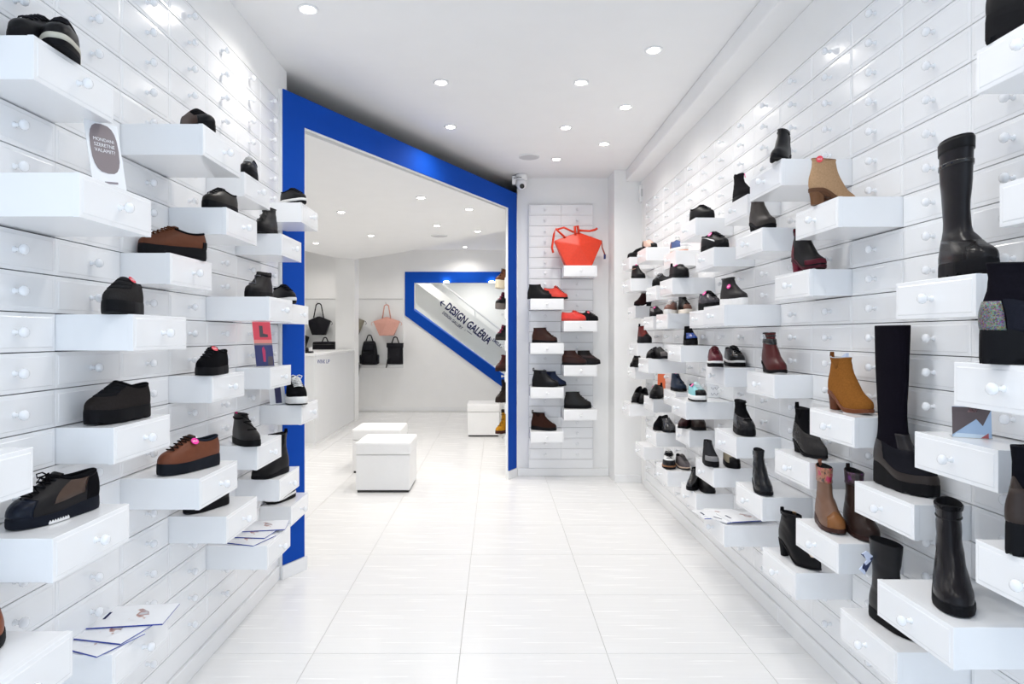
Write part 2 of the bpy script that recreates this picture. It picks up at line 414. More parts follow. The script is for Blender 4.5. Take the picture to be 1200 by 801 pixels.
struct('baseboard_back', B(-4.28, .27, YBK - .014, YBK - .0005, .0005, .075, bev=.003), M_base)

# bag display board, hooks and bags
bz0, bz1 = P(0, 430.7).z, P(0, 349.8).z; bx1 = P(472.6, 0).x
bd = thing('display_board', 'white display board for bags on the back wall', 'board', ((bx1 - 3.6) / 2, YBK - .02, (bz0 + bz1) / 2))
pr(obj('panel', B(-3.6, bx1, YBK - .030, YBK - .001, bz0, bz1, bev=.002), mat('paint', (.80, .81, .81), .35)), bd)
pr(obj('trim_rail', box(B(-3.6, bx1, YBK - .036, YBK - .0301, bz1 - .012, bz1), -3.6, bx1, YBK - .05, YBK - .0301, bz0, bz0 + .05), mat('metal', (.7, .7, .7))), bd)
M_chrome = mat('metal', (.75, .75, .76), .2)
def hook(px, py):
    a = at(px, py, YBK - .03); bm = bmesh.new(); tube(bm, [a + Vector((0, .001, .0)), a + Vector((0, -.05, -.01)), a + Vector((0, -.085, .0)), a + Vector((0, -.095, .022))], .005, 6)
    pr(obj('hook', bm, M_chrome), bd)
M_bagblack = mat('leather', (.010, .010, .014), .5); M_bagpink = mat('leather', (.70, .36, .29), .5); M_bagolive = mat('leather', (.24, .22, .17), .5); M_orange = mat('leather', (.72, .040, .008), .45)
def hex_bag(label, c, w_, h_, m, group=None, handle=.17, hook_at=None, th=.13, face=-1, thin=.06):
    """faceted hexagonal shopper: c = middle of the base; built as a folded leather body"""
    t = thing('hexagonal_bag', label, 'bag', c, 0, group)
    W, H = w_ / 2, h_
    prof = [(-W * .52, 0), (W * .52, 0), (W, H * .76), (W * .06, H), (-W * .06, H), (-W, H * .76)]
    front = [Vector((x, -th / 2 * (0.95 if z < H * .5 else (.30 if abs(x) > W * .5 else .40)), z)) for x, z in prof]
    back = [Vector((x, th / 2 * (0.95 if z < H * .5 else (.30 if abs(x) > W * .5 else .40)), z)) for x, z in prof]
    ridge_f = Vector((0, -th / 2 * .98, H * .62)); ridge_b = Vector((0, th / 2 * .98, H * .62))
    bm = bmesh.new()
    F_ = [bm.verts.new(p) for p in front]; K = [bm.verts.new(p) for p in back]; rf = bm.verts.new(ridge_f); rb = bm.verts.new(ridge_b)
    for i in range(6):
        j = (i + 1) % 6
        bm.faces.new((F_[i], F_[j], rf)); bm.faces.new((K[j], K[i], rb)); bm.faces.new((F_[j], F_[i], K[i], K[j]))
    bmesh.ops.recalc_face_normals(bm, faces=bm.faces[:])
    bmesh.ops.bevel(bm, geom=bm.edges[:], offset=.004, segments=2, affect='EDGES')
    obj('body', bm, m, t)
    # top flap seam
    bm = bmesh.new(); tube(bm, [(-W * .97, 0, H * .77), (-W * .06, 0, H * 1.005), (W * .06, 0, H * 1.005), (W * .97, 0, H * .77)], .005, 6); obj('seam', bm, m, t)
    return t, W, H
def handle_loop(t, x0, x1, z0, zt, m, y=0, r=.010, name='handle', flat=1.0):
    bm = bmesh.new(); xc = (x0 + x1) / 2; n = 12; pts = [(x0, y, z0)]
    for i in range(n + 1):
        a = PI - PI * i / n; rr = (x1 - x0) / 2 * .55
        pts.append((xc + rr * math.cos(a), y, zt - rr + rr * math.sin(a)))
    pts.append((x1, y, z0)); tube(bm, pts, r, 8); return obj(name, bm, m, t, smooth=True)
def cords(t, W, H, m, side=1):
    bm = bmesh.new()
    tube(bm, [(side * W * .98, -.02, H * .76), (side * W * 1.10, -.03, H * .72), (side * W * 1.16, -.03, H * .60), (side * W * 1.05, -.03, H * .55)], .004, 6)
    obj('side_cord', bm, m, t, smooth=True)
YB_ = YBK - .12
K_ = YB_ / F
c = at(374, 392.3, YB_); t, W, H = hex_bag('black hexagonal shopper bag hanging by thin handles left of the white pillar', c, .40, .31, M_bagblack)
handle_loop(t, -.085, .085, H * .93, (392.3 - 355.5) * K_, M_bagblack, y=-.03); cords(t, W, H, M_bagblack); hook(373, 354.5)
c = at(453.3, 393, YB_); t, W, H = hex_bag('pink hexagonal shopper bag hanging on the back wall', c, .45, .31, M_bagpink)
handle_loop(t, -.07, .07, H * .93, (393 - 357) * K_, M_bagpink, y=-.03); cords(t, W, H, M_bagpink); cords(t, W, H, M_bagpink, -1); hook(453, 355.5)
c = at(411.5, 392, YB_); t, W, H = hex_bag('olive grey hexagonal shopper bag half hidden by the white pillar', c, .46, .31, M_bagolive)
handle_loop(t, -.07, .07, H * .93, .50, M_bagolive, y=-.03); cords(t, W, H, M_bagblack); hook(411.5, 355)
c = at(352, 408, YB_); t, W, H = hex_bag('black round handled bag mostly hidden behind the left blue post', c, .30, .25, M_bagblack)
handle_loop(t, -.06, .10, .1, .33, M_bagblack, y=-.03)
def backpack(label, c, w_, h_, flap, wide=1.15):
    t = thing('backpack', label, 'backpack', c)
    bm = bmesh.new(); d = .13; prof = []
    lv = [(0, .92, .9), (.02, 1.0, 1), (.3, 1.0, 1), (.6, .95, .95), (.8, .86, .8), (.93, .76, .6), (1.0, .62, .35)] if flap else [(0, .9, .9), (.02, .97, 1), (.4, .97, .95), (.75, .97, .8), (.9, 1.02, .45), (1.0, 1.05, .2)]
    rings = []
    for f_, wx, wy in lv:
        r = []
        for k in range(24):
            a = 2 * PI * k / 24; cx, sx = math.cos(a), math.sin(a)
            r.append(Vector((math.copysign(abs(cx) ** .5, cx) * w_ / 2 * wx, math.copysign(abs(sx) ** .6, sx) * d / 2 * wy, h_ * f_)))
        rings.append(r)
    loft(bm, rings, True, True, True); obj('body', bm, M_bagblack, t, smooth=True)
    if flap:
        bm = bmesh.new(); box(bm, -w_ * .36, w_ * .36, -d * .56, -d * .44, h_ * .58, h_ * .90, bev=.015); obj('flap', bm, M_bagblack, t)
        bm = bmesh.new(); box(bm, -w_ * .30, w_ * .30, -d * .60, -d * .48, h_ * .06, h_ * .42, bev=.02); obj('front_pocket', bm, M_bagblack, t)
        for s in (-1, 1):
            bm = bmesh.new(); box(bm, min(s * w_ * .47, s * w_ * .60), max(s * w_ * .47, s * w_ * .60), -d * .4, d * .4, h_ * .03, h_ * .42, bev=.02); obj('side_pocket', bm, M_bagblack, t)
    else:
        bm = bmesh.new(); box(bm, -w_ * .53, w_ * .53, -d * .42, -d * .16, h_ * .78, h_ * 1.0, bev=.012); obj('rolled_top', bm, M_bagblack, t)
        bm = bmesh.new(); tube(bm, [(-w_ * .45, -.05, .08), (-w_ * .5, -.06, -.02), (-w_ * .55, -.06, -.06)], .010, 6); obj('strap_end', bm, M_bagblack, t)
    handle_loop(t, -.065, .065, h_ * .95, h_ + .10, M_bagblack, y=.0, r=.010)
    return t
backpack('black backpack with side pockets hanging below the pink bag, the left one', at(433, 427, YB_), .27, .40, True); hook(433, 393)
backpack('black square roll top backpack hanging below the pink bag, the right one', at(463.3, 426.5, YB_), .27, .36, False); hook(463, 394)
bm = bmesh.new(); tube(bm, [at(417.3, 408, YB_), at(418, 420, YB_), at(420.5, 428, YB_), at(419, 444, YB_)], .018, 8)
tag(obj('bag_strap', bm, M_bagblack, smooth=True), 'black bag strap hanging just right of the pillar above the counter end', 'strap')
# duffel bag on the counter side
c = at(381, 410.5, 10.6); t = thing('travel_bag', 'black boxy handbag standing behind the counter left of the pillar', 'bag', c)
bm = bmesh.new(); box(bm, -.19, .17, -.08, .08, -.02, .145, bev=.035); obj('body', bm, M_bagblack, t, smooth=False)
bm = bmesh.new(); tube(bm, [(-.18, -.085, .10), (.16, -.085, .10)], .004, 6); obj('zipper', bm, mat('metal', (.1, .1, .1)), t)
handle_loop(t, -.055, .055, .13, .21, M_bagblack)
# low cupboard behind the counter carrying that bag
t = thing('low_cupboard', 'white low cupboard behind the counter', 'cupboard', (-2.75, 10.6, 0))
obj('body', B(-.55, .33, -.25, .20, .0005, c.z - .0205, bev=.004), M_wall, t)
# counter
t = thing('sales_counter', 'white sales counter with a small navy shop name, left through the opening', 'counter', (-2.55, 8.83, 0))
obj('body', B(-.60, .41, -1.07, 1.08, .03, 1.055, bev=.003), mat('lacquer', (.74, .75, .76), .35), t)
obj('toe_strip', B(-.60, .413, -1.073, 1.083, .0005, .03), M_base, t)
obj('worktop', B(-.61, .417, -1.08, 1.088, 1.056, 1.09, bev=.004), M_base, t)
me = text_mesh('WINK UP', 1.0, .002, shear=.18); k = .145 / text_w(me); me.materials.append(mat('paint', (.01, .03, .22), .4))
a = at(378.8, 423.6, 7.755); o = inst('lettering', me, t, (a.x - t.location.x, -1.0745, a.z), (PI / 2, 0, 0)); o.scale = (k, k * 1.9, 1)
# small black things on the counter, beside the post
c = at(361, 414, 7.9)
t = thing('card_terminal', 'small dark gadget with white details on the counter by the blue post', 'gadget', (c.x, 7.9, 1.0905))
obj('base', B(-.10, .055, -.05, .05, 0, .022, bev=.006), M_bagblack, t)
bm = bmesh.new(); lathe(bm, [(.028, .022), (.03, .04), (.026, .062), (.01, .07)], 14, Matrix.Translation((-.02, 0, 0))); obj('roll', bm, M_bagblack, t, smooth=True)
bm = bmesh.new(); box(bm, .018, .024, -.03, .03, .022, .062, bev=.002); box(bm, .036, .042, -.03, .03, .022, .07, bev=.002); obj('white_tab', bm, M_base, t)
# pillar
struct('wall_pillar', B(-2.43, -2.14, 9.96, 10.26, 0, CEIL), M_wall, label='square white pillar behind the counter end')

# poufs
M_pouf = mat('plastic', (.85, .85, .85), .42)
def pouf(label, x, y, w_, d_, h_, dz=.025):
    t = thing('pouf', label, 'pouf', (x, y, 0), 0, 'white box poufs')
    obj('foot', B(-w_/2 + .01, w_/2 - .01, -d_/2 + .01, d_/2 - .01, .0005, .0195), M_dark, t)
    obj('body', B(-w_/2, w_/2, -d_/2, d_/2, .020, h_ - .105, bev=.006), M_pouf, t)
    obj('lid', B(-w_/2 - .008, w_/2 + .008, -d_/2 - .008, d_/2 + .008, h_ - .103, h_, bev=.018), M_pouf, t)
    return t
a = at(417, 577, 5.44); b = at(480, 577, 5.44); w0 = b.x - a.x
pouf('white cube pouf nearest the camera in the back room', (a.x + b.x) / 2, 5.44 + .24, w0, .48, .415)
a = at(406, 561, 5.96)
pouf('white cube pouf partly hidden behind the nearest one, left of it', a.x + .225, 6.45, .45, .48, .415)
a = at(548, 511.5, 8.45); b = at(585, 511.5, 8.45)
pouf('white cube pouf standing alone by the right blue post', (a.x + b.x) / 2, 8.69, b.x - a.x, .48, .42)
pouf('white cube pouf hidden behind the right post', .155, 9.15, .20, .40, .42)

# ------------------------------------------------------------------ ceiling fittings
def rp(px, py, z):
    Y = (z - HC) * F / (VY - py); return Vector(((px - VX) * Y / F, Y, z))
lm = {}
def down_meshes():
    bm = bmesh.new(); lathe(bm, [(.030, -.0005), (.044, -.0005), (.046, -.004), (.040, -.008), (.032, -.006), (.030, -.003)], 24)
    a = bpy.data.meshes.new('bezel'); bm.normal_update(); bm.to_mesh(a); bm.free(); a.materials.append(M_base)
    bm = bmesh.new(); lathe(bm, [(.028, -.004), (.028, -.0075), (.016, -.009), (.002, -.0095)], 20)
    b = bpy.data.meshes.new('bulb'); bm.normal_update(); bm.to_mesh(b); bm.free(); b.materials.append(M_lamp)
    return a, b
BZ, BU = down_meshes()
def downlight(p, power, label, sc=1.0):
    t = thing('ceiling_spot', label, 'ceiling lamp', (p.x, p.y, p.z), 0)
    a = inst('bezel', BZ, t); b = inst('bulb', BU, t)
    a.scale = b.scale = (sc, sc, 1)
    ld = bpy.data.lights.new('spot_light', 'SPOT'); ld.energy = power; ld.color = (1, .955, .90); ld.spot_size = math.radians(150); ld.spot_blend = .9; ld.shadow_soft_size = .035
    lo = bpy.data.objects.new('spot_light', ld); C.objects.link(lo); lo.location = (0, 0, -.02); lo.parent = t
    return t
front = [(361, 10, 'recessed ceiling spot nearest the camera, top left of the ceiling'), (766, 58, 'recessed ceiling spot nearest the right beam, first of that row'), (517, 96, 'recessed ceiling spot above the middle of the blue border'),
         (681, 96, 'recessed ceiling spot level with the one over the blue border, to its right'), (733, 125, 'recessed ceiling spot second along the right beam'), (528, 148, 'recessed ceiling spot farther back beside the dark void'),
         (663, 149, 'recessed ceiling spot in the middle of the front ceiling'), (708, 168, 'recessed ceiling spot third along the right beam'), (652, 186, 'recessed ceiling spot farthest back, beside the round speaker')]
for x, y, l in front: downlight(rp(x, y, CEIL), SPOT_W, l)
for i, (x, y) in enumerate(((-.33, 2.15), (.48, 2.15), (-.33, .5), (.48, .5), (.48, 1.3))):
    t = downlight(Vector((x, y, CEIL)), SPOT_W, 'recessed ceiling spot overhead outside the view'); t['group'] = 'ceiling spots above the camera'
backl = [(400, 248, 'spot in the lower ceiling nearest the left blue post'), (493.3, 231, 'spot in the lower ceiling nearest the top of the opening'), (549.6, 244.6, 'spot in the lower ceiling close under the sloping blue border'),
         (512, 263.8, 'spot in the lower ceiling just before the round speaker'), (559.7, 270.5, 'spot in the lower ceiling near its right edge'), (434.8, 275.5, 'spot in the lower ceiling before the pillar'), (370, 284.5, 'spot in the lower ceiling beside the left blue post, low down')]
for x, y, l in backl: downlight(rp(x, y, CEIL2 - .0005), SPOT_W2, l)
downlight(rp(545, 289, CEIL), SPOT_W2, 'spot in the higher ceiling before the slanted window')
for x, y in ((-3.1, 6.0), (-3.1, 8.0)):
    t = downlight(Vector((x, y, CEIL2 - .0005)), SPOT_W2, 'recessed spot hidden left in the back room'); t['group'] = 'hidden back room spots'
for x, y in ((-2.9, 10.5), (-1.2, 10.5)):
    t = downlight(Vector((x, y, CEIL)), SPOT_W2, 'recessed spot in the higher ceiling hidden by the lower one'); t['group'] = 'hidden high ceiling spots'
for x, y in ((-1.3, YBK + .7), (-.3, YBK + .9)):
    t = downlight(Vector((x, y, 2.6)), 26, 'stairwell spot out of sight above the window'); t['group'] = 'stairwell spots'
for px in (523.5, 576.5):
    a = at(px, 331.4, YBK + .035); t = thing('ceiling_spot', 'tiny spot under the top of the slanted window frame, ' + ('left one' if px < 550 else 'right one'), 'lamp', (a.x, YBK - .028, a.z + .012))
    bm = bmesh.new(); lathe(bm, [(.05, -.010), (.05, .010), (.03, .014)], 16); obj('bulb', bm, M_lamp, t)
for (px, py, z, l, s) in ((620, 183, CEIL, 'flat round grey speaker in the front ceiling', .085), (514.7, 275.7, CEIL2, 'flat round grey speaker in the lower back ceiling', .095)):
    p = rp(px, py, z); t = thing('ceiling_speaker', l, 'speaker', p)
    bm = bmesh.new(); lathe(bm, [(s, -.0005), (s, -.008), (s * .93, -.010)], 32); obj('rim', bm, M_base, t)
    bm = bmesh.new(); lathe(bm, [(s * .9, -.009), (s * .9, -.0115), (s * .3, -.013)], 32); obj('grille', bm, mat('paint', (.55, .55, .56), .5), t)
# dome camera at the top of the right post
a = at(611, 216, 5.98)
t = thing('security_camera', 'small white dome camera where the blue border meets the end wall', 'camera', (a.x, 5.98, a.z))
bm = bmesh.new(); lathe(bm, [(.052, .035), (.055, .06), (.055, .085), (.04, .092)], 24); obj('mount', bm, M_base, t, smooth=True)
bm = bmesh.new(); lathe(bm, [(.012, -.052), (.035, -.040), (.047, -.015), (.049, .01), (.047, .034)], 24); obj('dome', bm, M_base, t, smooth=True)
bm = bmesh.new(); lathe(bm, [(.022, 0), (.022, .012), (.012, .018)], 18, Matrix.Translation((.004, -.034, -.022)) @ Matrix.Rotation(PI * .62, 4, 'X')); obj('lens', bm, M_dark, t, smooth=True)
bm = bmesh.new(); box(bm, -.085, -.05, -.02, .04, .0, .075, bev=.004); obj('bracket', bm, M_base, t)
bm = bmesh.new(); tube(bm, [(-.07, -.024, .05), (-.03, -.055, .055), (0, -.056, .05)], .003, 6); obj('cable', bm, M_dark, t)
a = at(753, 227, 5.80)
t = thing('motion_sensor', 'small white alarm sensor high on the pier at the right wall', 'sensor', (a.x - .004, 5.785, a.z))
obj('housing', B(-.028, .028, -.022, .0345, -.072, .072, bev=.010), M_base, t)
obj('window', B(-.020, .020, -.026, -.021, -.03, .035, bev=.002), mat('plastic', (.6, .6, .6)), t)
# ------------------------------------------------------------------ shoes
def smooth(x): x = max(0, min(1, x)); return x * x * (3 - 2 * x)
def lerp(a, b, t): return a + (b - a) * t
def pw(xs, ys, x):
    for i in range(len(xs) - 1):
        if x <= xs[i + 1]: return lerp(ys[i], ys[i + 1], (x - xs[i]) / (xs[i + 1] - xs[i]))
    return ys[-1]
class Last:
    """A shoe upper as a stack of tilted foot-shaped rings: S(t, phi) gives its surface, t 0 sole..1 top, phi 0 toe..pi heel."""
    def __init__(s, L=.235, heel=.012, plat=.012, shaft=None, toe='round', throat=.56, top=.085, wide=1.0, calf=0, slim=1.0, back=.070, dip=.016, hs=1.0, bulk=1.0, wr=None):
        s.wr = (.05 if shaft is not None and shaft > .15 else 0) if wr is None else wr
        s.L, s.heel, s.plat, s.toe = L, heel, plat, toe
        k = L / .235 * hs; tt = {'round': 0, 'point': 1, 'chunky': -.6}[toe]; s.tt = tt
        w = .182 * wide
        K = [(0, .015, 0, .985, 0, w * .97, 1, 1, 0), (.10, .0, .011*k, 1.0, .010*k*bulk, w, 1, 1, 0), (.24, -.004, .028*k, .985, .026*k*bulk, w * .985, 1, 1, 0), (.38, .0, .044*k, .925, .040*k*bulk, w * .90, .95, 1, 0)]
        if shaft is None:
            K += [(.56, .010, .056*k, .82, .052*k*bulk, w * .79, .8, 1, 0), (.78, .018, .064*k, throat + .11, (.052*.4*bulk + top * .6)*k, w * .68, .5, 1, dip * .5), (1, .028, back*k, throat, top*k, w * .60, .3, 1, dip)]
        else:
            H = shaft - heel
            K += [(.48, .012, .058*k, .80, .056*k, w * .79, .8, .9, 0), (.56, .035, .076*k, .67, .078*k, w * .68, .45, .6, 0), (.64, .055, .096*k, .575, .100*k, w * .58 * slim, .2, .25, 0)]
            fl = .0 if H < .22 else .03
            a0 = .118 * k
            if H > .22:
                K += [(.72, .06, a0 + .03, .545, a0 + .03, w * .54 * slim, 0, 0, 0), (.86, .02 - calf, lerp(a0, H, .55), .57 + calf, lerp(a0, H, .55), w * (.62 + calf * 3) * slim, 0, 0, 0), (1, .0 - calf, H, .60 + calf, H, w * (.66 + calf * 3) * slim, 0, 0, .0)]
            else:
                K += [(.74, .062, max(.118*k, H*.74), .545, max(.12*k, H*.74), w * .54 * slim, 0, 0, 0), (1, .045, H, .55, H, w * .60 * slim, 0, 0, 0.004)]
        s.K = K
    def zs(s, x):   # height of the footbed along the shoe
        u = x / s.L
        return s.plat + (s.heel - s.plat) * (1 - smooth((u - .16) / .50)) + .004 * smooth((u - .8) / .2)
    def key(s, t):
        K = s.K; t = max(0, min(1, t)); n = len(K)
        i = 0
        while i < n - 2 and t > K[i + 1][0]: i += 1
        a, b = K[i], K[i + 1]; p = K[i - 1] if i else a; q = K[i + 2] if i + 2 < n else b
        h = b[0] - a[0]; u = (t - a[0]) / h; out = []
        for j in range(1, 9):
            ma = (b[j] - p[j]) / (b[0] - p[0]) * h; mb = (q[j] - a[j]) / (q[0] - a[0]) * h
            out.append((2*u**3 - 3*u*u + 1) * a[j] + (u**3 - 2*u*u + u) * ma + (-2*u**3 + 3*u*u) * b[j] + (u**3 - u*u) * mb)
        return out
    def shape(s, f, sn, foot):
        e = max(1e-6, sn)
        ell = e
        ft = (e ** .72) * pw([0, .15, .40, .70, .88, 1], [.74, .76, .80, 1.0, .97 , .90], f)
        if s.tt > 0: ft *= 1 - .62 * max(0, (f - .62) / .38) ** 1.2
        elif s.tt < 0: ft *= 1 + .12 * max(0, (f - .6) / .4)
        return lerp(ell, ft, max(0, min(1, foot)))
    def S(s, t, ph, g=0.0):
        xb, zb, xf, zf, w, foot, b, dip = s.key(t)
        f = (1 + math.cos(ph)) / 2; sn = abs(math.sin(ph)); sg = 1 if math.sin(ph) >= 0 else -1
        x0, x1 = xb * s.L - g, xf * s.L + g
        x = lerp(x0, x1, f); y = sg * (w * s.L + g) * s.shape(f, sn, foot)
        y += .010 * (f * f) * foot * 1.0
        if s.wr: 
            g2 = s.wr * smooth((t - .40) / .12) * (1 - .75 * smooth((t - .70) / .2)); y *= 1 + g2 * math.sin(t * 46 + 1.6 * math.cos(ph)); x += g2 * .25 * s.L * .2 * math.sin(t * 46 + ph * 1.5)
        z = b * s.zs(max(0, min(s.L, x))) + (1 - b) * s.heel + lerp(zb, zf, f) - dip * math.sin(PI * max(0, min(1, f))) ** 1.0
        return Vector((x - s.L / 2, y, z))
    def N(s, t, ph):
        t = min(.985, max(.02, t)); d = .02
        a = s.S(t + d * .7, ph) - s.S(t - d * .7, ph); b = s.S(t, ph + d) - s.S(t, ph - d)
        n = b.cross(a)
        return n.normalized() if n.length > 1e-12 else Vector((0, 0, 1))
    def P(s, t, ph, o=0.0): return s.S(t, ph) + s.N(t, ph) * o
NP = 36
def grid_patch(S, t0, t1, p0, p1, nt, np_, off, th=.0012):
    """a shell lying on the upper between rings t0..t1 and angles p0..p1; p1 - p0 >= 2 pi closes it"""
    bm = bmesh.new(); closed = p1 - p0 > 2 * PI - .01
    n = np_ if closed else np_ + 1
    O = [[bm.verts.new(S.P(lerp(t0(j / np_) if callable(t0) else t0, t1(j / np_) if callable(t1) else t1, i / nt), lerp(p0, p1, j / np_), off)) for j in range(n)] for i in range(nt + 1)]
    I = [[bm.verts.new(S.P(lerp(t0(j / np_) if callable(t0) else t0, t1(j / np_) if callable(t1) else t1, i / nt), lerp(p0, p1, j / np_), -.0015)) for j in range(n)] for i in (0, nt)]
    for i in range(nt):
        for j in range(np_):
            k = (j + 1) % n; bm.faces.new((O[i][j], O[i][k], O[i + 1][k], O[i + 1][j]))
    for j in range(np_):
        k = (j + 1) % n
        bm.faces.new((I[0][j], I[0][k], O[0][k], O[0][j])); bm.faces.new((O[nt][j], O[nt][k], I[1][k], I[1][j]))
    if not closed:
        for j in (0, n - 1):
            a = [O[i][j] for i in range(nt + 1)]; vs = [I[0][j]] + a + [I[1][j]]
            bm.faces.new(vs if j else list(reversed(vs)))
    return bm
SALE = None
SALE_MATS = {'pink': (.86, .015, .33), 'red': (.85, .06, .09)}
def sticker(S, par, t, ph, col='pink', r=.0135, toward=None):
    global SALE
    n = S.N(t, ph); n = (n + Vector((0, 0, .12))).normalized()
    if toward is not None: n = (n * .5 + toward).normalized()
    p = S.S(t, ph) + n * .006
    z = n; x = Vector((0, 0, 1)).cross(z); x.normalize(); y = z.cross(x)
    M = Matrix(((x.x, y.x, z.x, p.x), (x.y, y.y, z.y, p.y), (x.z, y.z, z.z, p.z), (0, 0, 0, 1)))
    bm = bmesh.new(); lathe(bm, [(r, -.0008), (r, .0008)], 24)
    o = obj('sale_sticker', bm, mat('paper', SALE_MATS[col], .4), par); o.matrix_local = M; o['label'] = ('pink' if col == 'pink' else 'red') + ' round SALE sticker'
    if SALE is None: SALE = text_mesh('SALE', 1.0, .0002); SALE.materials.append(mat('paper', (.9, .9, .9)))
    k = r * 1.35 / text_w(SALE); q = inst('lettering', SALE, o, (0, 0, .0009)); q.scale = (k, k * 1.2, 1)
def shoe(name, label, loc, yaw, sc=1.0, L=.235, heel=.012, plat=.012, shaft=None, sole='flat', upper=('leather', (.007, .0068, .008)), solec=('rubber', (.0065, .0065, .008)),
         midsole=None, laces=None, nl=5, tongue=None, lining=(.02, .02, .022), collar=None, gore=None, toecap=None, counter=None, strap=None, buckle=None,
         zipper=None, pull=None, sale=None, stripe=None, bow=False, lugs=0, toe='round', group=None, open_toe=False, heelc=None, heel_len=.26, heel_taper=.85,
         saddle=None, bands=None, cuff=None, patches=None, foot_up=None, sgrow=.004, saleph=.6, salet=.86, cat='shoe', vents=None, **kw):
    S = Last(L=L, heel=heel, plat=plat, shaft=shaft, toe=toe, **kw)
    t = thing(name, label, cat, loc, yaw, group); t.scale = (sc, sc, sc)
    NT = 20 if shaft is None else 26
    mu = mat(*upper)
    # upper
    rings = [[S.S(i / NT, 2 * PI * j / NP) for j in range(NP)] for i in range(NT + 1)]
    bm = bmesh.new(); loft(bm, rings, True, True, False)
    obj('upper', bm, mu, t, smooth=True)
    # rim and lining: rolls in from the top edge and drops to the insole
    bm = bmesh.new(); T = rings[-1]; c = sum(T, Vector()) / NP
    def inset(k, dz): return [c + (p - c) * k + Vector((0, 0, dz)) for p in T]
    depth = min(.05, (c.z - S.heel) * .75)
    loft(bm, [inset(1.0, -.001), inset(.985, .0022), inset(.93, .0024), inset(.89, -.001), inset(.84, -depth * .5), inset(.74, -depth)], True, False, True)
    obj('lining', bm, mat('fabric', lining), t, smooth=True)
    if collar:
        bm = bmesh.new(); tube(bm, [c + (p - c) * .965 + Vector((0, 0, .0005)) for p in T], .0048, 7, closed=True); obj('collar', bm, mat('fabric', collar), t, smooth=True)
    # sole
    g = sgrow; n = 72; ms = mat(*solec)
    def outl(zf, gg, f=None):
        r = []
        for j in range(n):
            p = S.S(.02, 2 * PI * j / n, gg); r.append(Vector((p.x, p.y, zf(p.x + L / 2, j))))
        return r
    spring = lambda x: .006 * smooth((x / L - .80) / .20) * (1 if sole != 'thick' else .5)
    if sole in ('flat', 'thick'):
        def bot(x, j): 
            z = .0002 + spring(x)
            if lugs and (j % 6) < 2: z += lugs
            return z
        top = lambda x, j: S.zs(x) + .0065 + (.003 if sole == 'thick' else 0)
        mid = lambda x, j: lerp(bot(x, 3), S.zs(x), .45)
        if midsole:
            sp = midsole[2] if len(midsole) > 2 else .35
            cut = lambda x, j: lerp(bot(x, 3), top(x, j), sp)
            bm = bmesh.new(); loft(bm, [outl(bot, g - .003), outl(lambda x, j: bot(x, j) + .002, g), outl(cut, g + .0006), outl(cut, g - .003)], True, True, True); obj('outsole', bm, ms, t, smooth=False)
            bm = bmesh.new(); loft(bm, [outl(lambda x, j: cut(x, j) + .0001, g - .003), outl(lambda x, j: cut(x, j) + .0012, g + .0008), outl(lambda x, j: lerp(cut(x, j), top(x, j), .6), g + .0018), outl(lambda x, j: top(x, j) - .0012, g + .0005), outl(top, g - .002), outl(top, -.004)], True, True, True)
            obj('midsole', bm, mat(*midsole[:2]), t, smooth=True)
        else:
            low = [outl(bot, g - .004), outl(bot, g - .001)]
            bm = bmesh.new(); loft(bm, low + [outl(lambda x, j: lerp(bot(x, 3), top(x, j), .25) if not lugs else max(bot(x, 3) + lugs * 1.3, .003), g + .0004), outl(lambda x, j: lerp(bot(x, 3), top(x, j), .8), g), outl(lambda x, j: top(x, j), g - .0012), outl(top, -.004)], True, True, True); obj('sole', bm, ms, t, smooth=False)
    else:   # separate heel block under a shaped sole
        top = lambda x, j: S.zs(x) + .0035
        bot = lambda x, j: S.zs(x) - max(.004, plat - .001) + .0002 + spring(x) * .3
        bm = bmesh.new(); loft(bm, [outl(bot, g - .0035), outl(lambda x, j: bot(x, j) + .001, g - .0005), outl(lambda x, j: top(x, j) - .001, g), outl(top, g - .001), outl(top, -.004)], True, True, True); obj('sole', bm, ms, t, smooth=False)
        hm = mat(*(heelc or solec)); bm = bmesh.new(); m_ = 28
        def hr(z, k, fwd):
            r = []
            for j in range(m_):
                a = 2 * PI * j / m_; ca, sa = math.cos(a), math.sin(a)
                hw = S.S(.02, PI * .80).y * .98 * k; hl = heel_len * L
                # D shape: round at the back, straight breast
                x = hl * .5 - (hl * .5) * k * (ca if ca > 0 else math.copysign(abs(ca) ** .45, ca)) * 1.0
                y = hw * math.copysign(abs(sa) ** (.8 if ca > 0 else .5), sa)
                r.append(Vector((x - L / 2 + fwd + .002, y, z if z is not None else S.zs(max(0, x)) - max(.003, plat * .6))))
            return r
        R_ = [hr(.0002, heel_taper, .004), hr(.004, heel_taper, .004), hr(heel * .45, lerp(heel_taper, 1, .35), .003), hr(None, 1.0, 0)]
        loft(bm, R_, True, True, True); obj('heel', bm, hm, t, smooth=False)
    # trims lying on the upper
    lo_top = .99
    if toecap: obj('toe_cap', grid_patch(S, .05, lambda u: .40 + .10 * math.sin(PI * u), -.78, .78, 6, 18, .0012), mat(*toecap), t, smooth=True)
    if counter: obj('heel_counter', grid_patch(S, .05, lambda u: (.62 if shaft is None else .46) + .22 * math.sin(PI * u), PI - 1.0, PI + 1.0, 6, 16, .0012), mat(*counter), t, smooth=True)
    if foot_up: obj('foot_panel', grid_patch(S, .04, lambda u: .54 - .03 * math.cos(2 * PI * u), 0, 2 * PI, 12, NP, .0010), mat(*foot_up), t, smooth=True)
    if saddle:
        for sg in (1, -1): obj('side_panel', grid_patch(S, .25, .92, *( (1.25, 2.05) if sg > 0 else (2 * PI - 2.05, 2 * PI - 1.25)), 6, 8, .0012), mat(*saddle), t, smooth=True)
